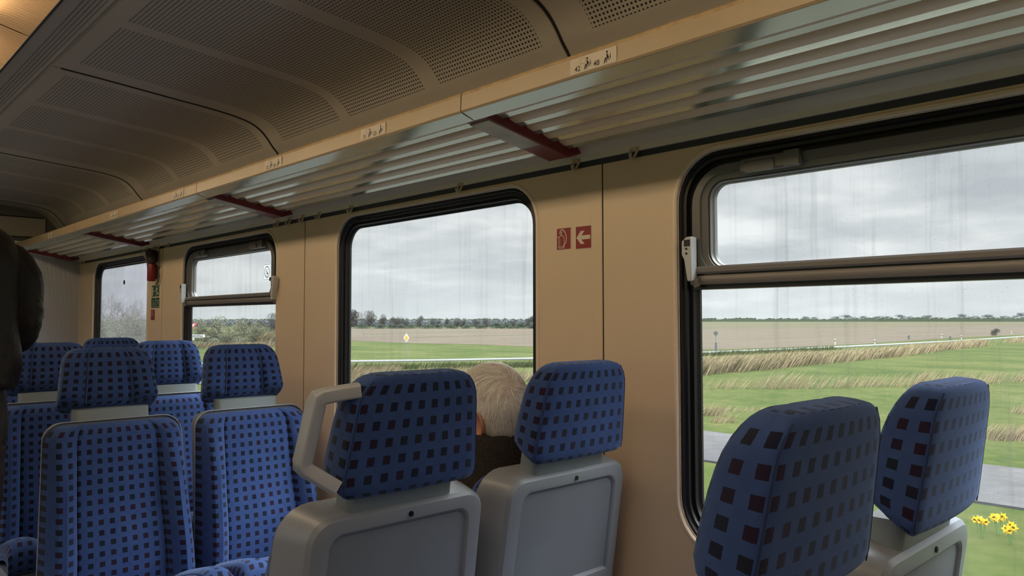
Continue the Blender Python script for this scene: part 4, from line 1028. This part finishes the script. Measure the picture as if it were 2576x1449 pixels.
V3 = lambda x, y: Vector((x, y, 0))
road_pts = [V3(-60, 128), V3(-20, 108), V3(10, 91), V3(27, 81.5), V3(44.5, 72.6), V3(53, 67.6), V3(63.3, 62.9), V3(77, 59.8), V3(92, 57.8), V3(112, 55.4), V3(134, 53.6), V3(165, 52.4), V3(200, 52.0), V3(245, 53.2), V3(320, 56), V3(500, 66), V3(900, 90)]
ribbon('country_road', road_pts, 3.1, .10, M['asphalt'], 'pale narrow country road crossing the fields beyond the meadow', 'road')
ribbon('track_path', [V3(24.1, y) for y in (-300, -60, 0, 20, 60, 140)], 5.6, .06, M['asphalt2'], 'grey path running beside the railway line', 'path')
sheet('stubble_field', [G(700, 853), G(878, 857), G(1040, 864), G(1200, 867), G(1348, 873), G(1500, 880), G(1700, 884), G(1760, 880.5), G(1900, 877), G(2000, 873.5), G(2160, 866), G(2290, 857.5), G(2400, 850.5), G(2576, 842), G(2800, 832), G(2800, 817.5), G(2576, 818.5), G(2160, 823), G(1760, 828), G(1348, 826), G(880, 826.5), G(700, 826)], .035, M['stubble'], 'brown ploughed field beyond the country road', 'field')
sheet('far_field', [G(1340, 825.8), G(1760, 827.8), G(2160, 822.8), G(2576, 818.3), G(2800, 817.3), G(2800, 810.2), G(2576, 810.2), G(1760, 810.2), G(1340, 811)], .03, M['farfield'], 'yellowish green field strip before the horizon', 'field')
for k, (a, b) in enumerate((((915, 841.3), (1220, 834)), ((1045, 849), (1348, 842.5)))):
    p, q = G(*a), G(*b); ribbon('field_furrow', [p, (p*2+q)/3, (p+q*2)/3, q], 1.1, .06, M['verge'], ['upper', 'lower'][k]+' thin dark furrow line across the brown field behind the diamond sign', 'furrow')

mb = MB(); mb.box(-6, 9.5, -300, 300, GZ-.2, GZ+.9); solo('track_bed', mb, M['ballast'], 'grey ballast of the track bed just outside the coach', 'track bed', kind='structure')
# grass and reeds: nobody could count the blades
def blades(name, spots_, m, label, cat, seed):
    """spots_: (centre, along, across, length range, count, lean)"""
    r = random.Random(seed); mb = MB()
    for c, al, ac, (l0, l1), n, lean, wd_ in spots_:
        for _ in range(n):
            p = c+al*r.uniform(-1, 1)+ac*r.gauss(0, .5); l = r.uniform(l0, l1); a = r.uniform(0, 2*math.pi)
            t_ = Vector((lean.x*l+r.gauss(0, .16)*l, lean.y*l+r.gauss(0, .16)*l, l*.86)); w_ = Vector((math.cos(a), math.sin(a), 0))*wd_
            m_ = p+t_*.55+Vector((0, 0, l*.06))
            o = len(mb.v); mb.add([p-w_, p+w_, m_+w_*.7, m_-w_*.7, p+t_], [(0, 1, 2, 3), (3, 2, 4)])
    return solo(name, mb, m, label, cat, kind='stuff', sharp=None, fix=False)
def band(pix, l, n, wd_=.02, spread=1.2, lean=Vector((.45, -.35, 0))):
    out = []
    for (u0, v0), (u1, v1) in zip(pix, pix[1:]):
        a, b = G(u0, v0), G(u1, v1); k = max(1, int((b-a).length/6))
        ac = Vector((-(b-a).y, (b-a).x, 0)).normalized()*spread
        for i in range(k): p0, p1 = a.lerp(b, i/k), a.lerp(b, (i+1)/k); out.append(((p0+p1)/2, (p1-p0)/2, ac, l, max(1, int(n/k)), lean, wd_))
    return out
blades('reed_grass', band([(1700, 943), (1756, 938), (1903, 928), (2017, 915)], (.9, 1.9), 1500, .035, 1.5)+band([(2017, 915), (2131, 905), (2249, 894), (2365, 879), (2464, 869)], (.8, 1.6), 1300, .05, 1.6)+band([(2535, 863), (2640, 853)], (.8, 1.5), 500, .05, 1.6),
       M['reed'], 'long band of dry golden reeds below the country road', 'reeds', 1)
rr = random.Random(8); sp_ = []
for (u, v, w_, l, n) in ((1790, 978, 60, 1.0, 260), (1875, 978, 70, 1.1, 420), (1960, 977, 50, 1.6, 600), (2060, 976, 70, 1.3, 620), (2160, 974, 50, 1.0, 420), (2185, 972, 30, 1.1, 300), (2300, 972, 60, 1.5, 700), (2345, 969, 50, 1.4, 500), (2440, 966, 60, 1.2, 500), (2520, 962, 70, 1.1, 500), (2600, 960, 60, 1.1, 400)):
    sp_ += band([(u-w_, v), (u+w_, v-2)], (l*.4, l), int(n*.36), .012, .9, Vector((.55, -.45, 0)))
blades('meadow_reeds', sp_, M['reed'], 'scattered tufts of dry reed in the middle of the meadow', 'reeds', 2)
sp_ = []
for (u, v, w_, l, n) in ((1785, 1045, 35, .75, 300), (1815, 1062, 30, .5, 160), (2540, 1105, 60, .8, 600), (2590, 1040, 40, .6, 300), (1900, 1035, 90, .35, 260)):
    sp_ += band([(u-w_, v), (u+w_, v)], (l*.4, l), n, .009, .5, Vector((.5, -.4, 0)))
blades('near_reeds', sp_, M['reed'], 'pale dry grass tufts beside the path nearest the train', 'reeds', 3)
blades('verge_reeds', band([(780, 962), (1380, 958)], (.5, 1.2), 2600, .016, 1.6)+band([(840, 948), (1000, 946)], (.6, 1.3), 900, .018, 1.2)+band([(1050, 945), (1250, 940)], (.5, 1.0), 700, .018, 1.0), M['reed'], 'dry reeds along the meadow edge behind the seated man', 'reeds', 4)
blades('verge_grass', band([(860, 930), (1350, 922)], (.3, .8), 3500, .02, 2.2, Vector((.2, -.2, 0)))+band([(1756, 897), (2100, 880)], (.3, .9), 1400, .04, 1.5, Vector((.2, -.2, 0))), M['greengrass'], 'long green grass on the verge of the country road', 'grass', 5)

# trees and shrubs
def foliage(seed, n, h, w, leaf, shape='round', low=.0, twig=False):
    r = random.Random(seed); mb = MB(); blobs = []
    for _ in range(9 if shape != 'bush' else 14):
        a = r.uniform(0, 2*math.pi); d = r.uniform(0, .62)*w/2
        blobs.append((Vector((d*math.cos(a), d*math.sin(a), h*r.uniform(low+.18, .82))), r.uniform(.16, .30)*w*(1 if shape != 'bush' else .9)))
    if shape == 'bush':
        for _ in range(8): a = r.uniform(0, 2*math.pi); blobs.append((Vector((.36*w*math.cos(a), .36*w*math.sin(a), h*.20)), .22*w))
    for _ in range(n):
        c, rad = r.choice(blobs); p = Vector((r.gauss(0, 1), r.gauss(0, 1), r.gauss(0, 1))).normalized()*rad*r.uniform(.35, 1)**.5
        q = c+Vector((p.x, p.y, p.z*.85)); q.z = max(.04*h, min(h, q.z))
        a = Vector((r.gauss(0, 1), r.gauss(0, 1), r.gauss(0, 1))).normalized(); b = a.cross(Vector((r.gauss(0, 1), r.gauss(0, 1), r.gauss(0, 1)))).normalized(); s = leaf*r.uniform(.5, 1.3)
        if twig: a = (a+Vector((0, 0, .9))).normalized(); mb.add([q-a*s*2, q+b*s*.16, q+a*s*2, q-b*s*.16], [(0, 1, 2, 3)])
        else: mb.add([q-a*s, q+b*s*.7, q+a*s, q-b*s*.7], [(0, 1, 2, 3)])
    return mb
def branches(seed, h, w, depth=4, r0=.03):
    r = random.Random(seed); mb = MB()
    def grow(p, d, l, rad, k):
        q = p+d*l; m_ = p+d*l*.5+Vector((r.gauss(0, .05), r.gauss(0, .05), 0))*l
        mb.tube([p, m_, q], [rad, rad*.85, rad*.65], 5 if k > 2 else 3, cap=False)
        if k == 0: return
        for _ in range(3 if k > 1 else 4):
            n_ = (d+Vector((r.gauss(0, .62), r.gauss(0, .62), r.gauss(.12, .34)))).normalized(); grow(p.lerp(q, r.uniform(.55, 1)), n_, l*r.uniform(.55, .85), rad*.58, k-1)
    grow(Vector((0, 0, 0)), Vector((r.gauss(0, .05), r.gauss(0, .05), 1)).normalized(), h*.30, r0*h, depth)
    return mb
def tree_proto(name, fol, br, lm, label, cat, group):
    t_ = root(name, (0, 0, 0), label, cat, group)
    part('trunk', br.mesh('trunk', [M['bark']], 60, False), None, t_, local=True); part('foliage', fol.mesh('foliage', [lm], None, False), None, t_, local=True); return t_
protos = {}
def plant(kind, p, h, w, label, rz_=0, group=None, cat='tree'):
    base = protos[kind][rz_ % len(protos[kind])]
    o = base if not base.get('used') else copy_tree(base); base['used'] = 1
    if 'used' in o and o is not base: del o['used']
    o.location = (p.x, p.y, GZ); o.scale = (w, w, h); o.rotation_euler = (0, 0, rz_*1.37); o['label'] = label
    if group: o['group'] = group
    return o
# unit-size prototypes, scaled when planted
protos['row'] = [tree_proto('bare_tree', foliage(11+k, 4200, 1, 1.0, .026, 'round', .02, True), branches(21+k, 1, 1, 3), M['leaf_grey'], '', 'tree', 'trees along the far edge of the brown field') for k in range(3)]
protos['bush'] = [tree_proto('bush', foliage(31+k, 8000, 1, 1.0, .016, 'bush'), branches(41+k, .8, 1, 3, .02), M['leaf_olive'], '', 'bush', 'bushes behind the yield sign') for k in range(3)]
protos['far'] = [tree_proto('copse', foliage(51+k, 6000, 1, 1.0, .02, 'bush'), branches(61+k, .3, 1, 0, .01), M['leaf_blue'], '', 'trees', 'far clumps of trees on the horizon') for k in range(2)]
protos['bare'] = [tree_proto('bare_branching_tree', foliage(71+k, 500, 1, .8, .012, 'round', .25, True), branches(81+k, 1.12, 1, 6, .017), M['leaf_grey'], '', 'tree', 'bare trees beyond the bluish window') for k in range(2)]
protos['hedge'] = [tree_proto('hedge_bush', foliage(91+k, 4500, 1, 1.0, .022, 'bush'), branches(95+k, .7, 1, 2), M['leaf_dark'], '', 'hedge', 'hedge bushes on the field edge') for k in range(2)]
def at(u, v, top, kind, wpx, label, k, **kw):
    p = G(u, v); d = (p-Vector((0, 0, GZ))).length; dep = p.x*F.x+p.y*F.y
    return plant(kind, p, (v-top)*dep/FPX, wpx*dep/FPX, label, k, **kw)
row = [(850, 778, 60), (893, 780, 46), (930, 786, 40), (962, 795, 32), (990, 798, 26), (1004, 800, 22), (1020, 803, 24), (1056, 795, 28), (1088, 802, 20), (1103, 804, 20), (1126, 801, 22), (1150, 802, 30), (1166, 803, 26), (1196, 803, 26), (1222, 802, 26), (1290, 806, 22), (1336, 795, 44)]
for k, (u, top, w_) in enumerate(row): at(u, 826.5, top-(826-top)*.22, 'row', w_*1.05, 'bare grey tree, %s from the left in the row behind the diamond sign' % ORD[k], k)
for k, u in enumerate((912, 955, 985, 1010, 1035, 1075, 1100, 1135, 1175, 1210, 1250, 1275, 1310, 1345)): at(u, 826.8, 814 if k < 10 else 809, 'hedge', 30 if k < 10 else 36, 'low dark hedge bush at the foot of the tree row, %s from the left' % ORD[k], k)
bs = [(505, 868, 800, 70), (545, 867, 793, 76), (585, 868, 812, 60), (612, 866, 802, 62), (640, 867, 808, 58), (655, 866, 818, 44), (570, 869, 830, 60), (520, 870, 838, 60)]
for k, (u, v, top, w_) in enumerate(bs): at(u, v, top, 'bush', w_, 'rounded olive bush behind the yield sign, %s in the thicket' % ORD[k], k, cat='bush')
for k, (u, v, top, w_) in enumerate([(620, 850, 797, 50), (655, 848, 798, 44), (690, 846, 782, 56)]): at(u, v, top, 'row', w_, 'grey bare tree rising behind the olive bushes, %s from the left' % ORD[k], k, group='grey trees behind the bushes')
for k, (u, v, top, w_) in enumerate([(262, 880, 722, 70), (290, 882, 725, 66), (318, 880, 728, 76), (345, 878, 745, 50), (362, 876, 762, 40)]): at(u, v, top, 'bare', w_*1.3, 'bare branching tree seen through the bluish window, %s from the left' % ORD[k], k)
for k, (u, v, top, w_) in enumerate([(255, 885, 790, 70), (300, 886, 785, 80), (340, 884, 780, 70), (372, 884, 792, 50)]): at(u, v, top, 'bush', w_, 'grey-green bush below the bare trees, %s from the left in the bluish window' % ORD[k], k+1, group='bushes in the bluish window')
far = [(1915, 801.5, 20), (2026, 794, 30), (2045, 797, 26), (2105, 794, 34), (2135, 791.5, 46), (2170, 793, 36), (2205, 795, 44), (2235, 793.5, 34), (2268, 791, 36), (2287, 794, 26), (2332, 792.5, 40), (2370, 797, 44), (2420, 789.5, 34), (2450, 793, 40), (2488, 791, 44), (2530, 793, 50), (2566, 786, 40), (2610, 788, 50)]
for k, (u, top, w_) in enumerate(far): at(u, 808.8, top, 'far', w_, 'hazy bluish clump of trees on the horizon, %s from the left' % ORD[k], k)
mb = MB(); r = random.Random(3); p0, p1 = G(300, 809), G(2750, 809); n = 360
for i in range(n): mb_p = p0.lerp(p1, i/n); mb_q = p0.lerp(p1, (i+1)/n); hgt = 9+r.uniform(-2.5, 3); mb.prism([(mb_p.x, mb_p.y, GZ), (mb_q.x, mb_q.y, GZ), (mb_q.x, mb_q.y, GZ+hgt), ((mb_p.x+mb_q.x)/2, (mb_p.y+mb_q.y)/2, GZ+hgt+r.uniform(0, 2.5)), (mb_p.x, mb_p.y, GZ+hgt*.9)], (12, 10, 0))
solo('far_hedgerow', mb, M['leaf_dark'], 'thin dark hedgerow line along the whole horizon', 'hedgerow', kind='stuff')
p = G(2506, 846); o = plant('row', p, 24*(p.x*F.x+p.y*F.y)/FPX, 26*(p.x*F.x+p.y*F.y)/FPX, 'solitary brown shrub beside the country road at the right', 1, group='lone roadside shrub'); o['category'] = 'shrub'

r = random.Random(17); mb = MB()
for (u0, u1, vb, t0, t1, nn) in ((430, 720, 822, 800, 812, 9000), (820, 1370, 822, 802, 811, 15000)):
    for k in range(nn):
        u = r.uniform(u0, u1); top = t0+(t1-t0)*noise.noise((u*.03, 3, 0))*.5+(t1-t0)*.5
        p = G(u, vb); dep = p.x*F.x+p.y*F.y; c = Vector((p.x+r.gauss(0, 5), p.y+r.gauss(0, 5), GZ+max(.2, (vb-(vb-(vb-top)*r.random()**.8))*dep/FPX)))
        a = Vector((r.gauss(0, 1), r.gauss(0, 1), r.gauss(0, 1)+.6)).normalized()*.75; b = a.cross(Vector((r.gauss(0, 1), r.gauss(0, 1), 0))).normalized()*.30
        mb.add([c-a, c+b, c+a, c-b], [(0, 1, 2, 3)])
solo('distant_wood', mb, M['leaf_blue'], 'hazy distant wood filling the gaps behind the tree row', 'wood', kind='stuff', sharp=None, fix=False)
blades('thicket_reeds', band([(470, 876), (715, 872)], (.5, 1.3), 2000, .04, 2.5), M['reed'], 'dry golden reeds at the foot of the olive thicket', 'reeds', 21)
blades('thicket_side_reeds', band([(655, 868), (720, 866)], (1.2, 3.6), 1500, .06, 3.0), M['reed'], 'tall tan reeds right of the olive thicket', 'reeds', 22)
# road furniture
def post_thing(name, u, v, label, cat, group=None): 
    p = G(u, v); return root(name, (p.x, p.y, GZ), label, cat, group), p, (p.x*F.x+p.y*F.y)/FPX
proto_d = None
for k, (u, v) in enumerate([(2101, 868), (2201, 869), (2369, 852), (2419, 855.5), (2545, 840.5)]):
    p = G(u, v); lab = 'white roadside marker post, %s from the left along the country road' % ORD[k]
    if proto_d is None:
        proto_d = root('marker_post', (p.x, p.y, GZ), lab, 'marker post', 'white marker posts along the country road')
        mb = MB(); mb.loft([[(x, y, z_) for x, y in rrect(0, 0, .09, .07, .05, 3)] for z_ in (0, .62)], True, True, True); part('post', mb, M['outwhite'], proto_d, local=True)
        mb = MB(); mb.loft([[(x, y, z_) for x, y in rrect(0, 0, .092, .072, .05, 3)] for z_ in (.62, .84)], True, True, True); part('black_band', mb, M['outblack'], proto_d, local=True)
        mb = MB(); mb.loft([[(x*s_, y*s_, z_) for x, y in rrect(0, 0, .09, .07, .05, 3)] for z_, s_ in ((.84, 1), (1.02, 1), (1.08, .5))], True, True, True); part('post_cap', mb, M['outwhite'], proto_d, local=True)
    else: c = copy_tree(proto_d); c.location = (p.x, p.y, GZ); c['label'] = lab
for k, (u, v, h) in enumerate([(2286.5, 854, 11), (2390.6, 857, 12)]):
    rt, p, s_ = post_thing('field_post', u, v, ['dark wooden post by the road, left of two', 'dark wooden post by the road, right of two'][k], 'post')
    mb = MB(); mb.box(p.x-.16, p.x+.16, p.y-.16, p.y+.16, GZ, GZ+h*s_); part('post', mb, M['signback'], rt, bevel=.03)
def facing(p):                                 # unit vector towards the railway line from p
    d = Vector((-p.x, -p.y, 0)).normalized(); return d, Vector((-d.y, d.x, 0))
rt, p, s_ = post_thing('round_road_sign', 1801, 886, 'round road sign seen from its grey back with a board lower on its pole', 'road sign')
d, q = facing(p); mb = MB(); mb.tube([(p.x, p.y, GZ), (p.x, p.y, GZ+52*s_)], .06, 8); part('pole', mb, M['pole'], rt)
mb = MB(); c = Vector((p.x, p.y, GZ+47.5*s_))+d*.08; rr_ = 5.6*s_; mb.prism([c+q*rr_*math.cos(2*math.pi*k/24)+Vector((0, 0, rr_*math.sin(2*math.pi*k/24))) for k in range(24)], d*.03); part('sign_disc', mb, M['signback'], rt)
mb = MB(); c = Vector((p.x, p.y, GZ+14*s_))+d*.08; a = q*2.8*s_; b = Vector((0, 0, 10*s_)); mb.prism([c-a-b, c+a-b, c+a+b, c-a+b], d*.03); part('lower_board', mb, M['signback'], rt)
rt, p, s_ = post_thing('priority_road_sign', 1022, 905.5, 'yellow and white diamond road sign standing by the country road', 'road sign')
d, q = facing(p); mb = MB(); mb.tube([(p.x, p.y, GZ), (p.x, p.y, GZ+60*s_)], .045, 8); part('pole', mb, M['pole'], rt)
c = Vector((p.x, p.y, GZ+55.5*s_))+d*.06
for nm, wq, hq, m_, off in (('sign_plate', 7.2, 11.8, 'outwhite', 0), ('yellow_field', 4.4, 7.2, 'outyellow', .03)):
    mb = MB(); cc = c+d*off; mb.prism([cc+q*wq*s_, cc+Vector((0, 0, hq*s_)), cc-q*wq*s_, cc-Vector((0, 0, hq*s_))], d*.02); part(nm, mb, M[m_], rt)
rt, p, s_ = post_thing('yield_sign', 474, 893, 'red-bordered yield sign above two white street name boards at the left pane edge', 'road sign')
d, q = facing(p); mb = MB(); mb.tube([(p.x, p.y, GZ), (p.x, p.y, GZ+82*s_)], .06, 8); part('pole', mb, M['outwhite'], rt)
c = Vector((p.x, p.y, GZ))+d*.08
def tri(sc, z0): return [(-19*sc, 80-z0), (19*sc, 80-z0), (0, 54+z0)]
for nm, pts, m_, off in (('sign_plate', [(-19.5, 80), (19.5, 80), (0, 54)], 'outred', 0), ('white_field', [(-15, 77.5), (15, 77.5), (0, 58.5)], 'outwhite', .03)):
    mb = MB(); mb.prism([c+d*off-q*(a*s_)+Vector((0, 0, b*s_)) for a, b in pts], d*.02); part(nm, mb, M[m_], rt)
for nm, (a0, a1, b0, b1) in (('street_name_board', (-6, 38, 44, 51)), ('house_number_board', (-4, 13, 37, 43))):
    mb = MB(); mb.prism([c+q*(a*s_)+Vector((0, 0, b*s_)) for a, b in ((a0, b0), (a1, b0), (a1, b1), (a0, b1))], d*.03); bd = part(nm, mb, M['outwhite'], rt)
    mb = MB(); n = 14 if 'street' in nm else 5; r = random.Random(2)
    for k in range(n):
        x0 = a0+(a1-a0)*(.12+.76*k/n); x1 = x0+(a1-a0)*.76/n*.72; h0 = (b1-b0)*r.choice((.28, .34)); h1 = (b1-b0)*r.choice((.62, .74))
        mb.prism([c+d*.035+q*(a*s_)+Vector((0, 0, b*s_)) for a, b in ((x0, b0+h0), (x1, b0+h0), (x1, b0+h1), (x0, b0+h1))], d*.01)
    part('blurred_lettering', mb, M['outblack'], bd)
# daffodils on the near verge of the path
for k, (u, v, n, w_) in enumerate([(2470, 1312, 4, .12), (2513, 1304, 5, .13), (2541, 1327, 4, .10)]):
    p = spot(u, v, GZ+.34); lab = ['yellow daffodil clump half hidden by the grey seat shell', 'yellow daffodil clump highest and middle of the three', 'yellow daffodil clump lowest and farthest right of the three'][k]
    rt = root('daffodil_clump', (p.x, p.y, GZ), lab, 'flowers', 'daffodil clumps on the verge of the path'); r = random.Random(k+5)
    for j in range(n):
        c = Vector((p.x+r.uniform(-w_, w_), p.y+r.uniform(-w_, w_), GZ+.34+r.uniform(-.05, .05)))
        d = Vector((-1+r.uniform(-.4, .4), r.uniform(-.6, .3), r.uniform(-.1, .4))).normalized(); a = d.cross(Vector((0, 0, 1))).normalized(); b = a.cross(d)
        mb = MB()
        for q in range(6):
            t0 = q*math.pi/3; e = a*math.cos(t0)+b*math.sin(t0); f = a*math.cos(t0+.5)+b*math.sin(t0+.5); g = a*math.cos(t0-.5)+b*math.sin(t0-.5)
            mb.add([c, c+f*.055+d*.006, c+e*.095, c+g*.055+d*.006], [(0, 1, 2, 3)])
        mb.loft([[c+d*o_+(a*math.cos(2*math.pi*i/10)+b*math.sin(2*math.pi*i/10))*rd for i in range(10)] for o_, rd in ((0, .02), (.045, .026), (.06, .038))], True)
        fl = part('blossom', mb, M['petal'], rt, sharp=60, fix=False)
        mb = MB(); mb.tube([(p.x+(c.x-p.x)*.3, p.y+(c.y-p.y)*.3, GZ), c-d*.01], .006, 5); part('stalk', mb, M['stem'], fl)
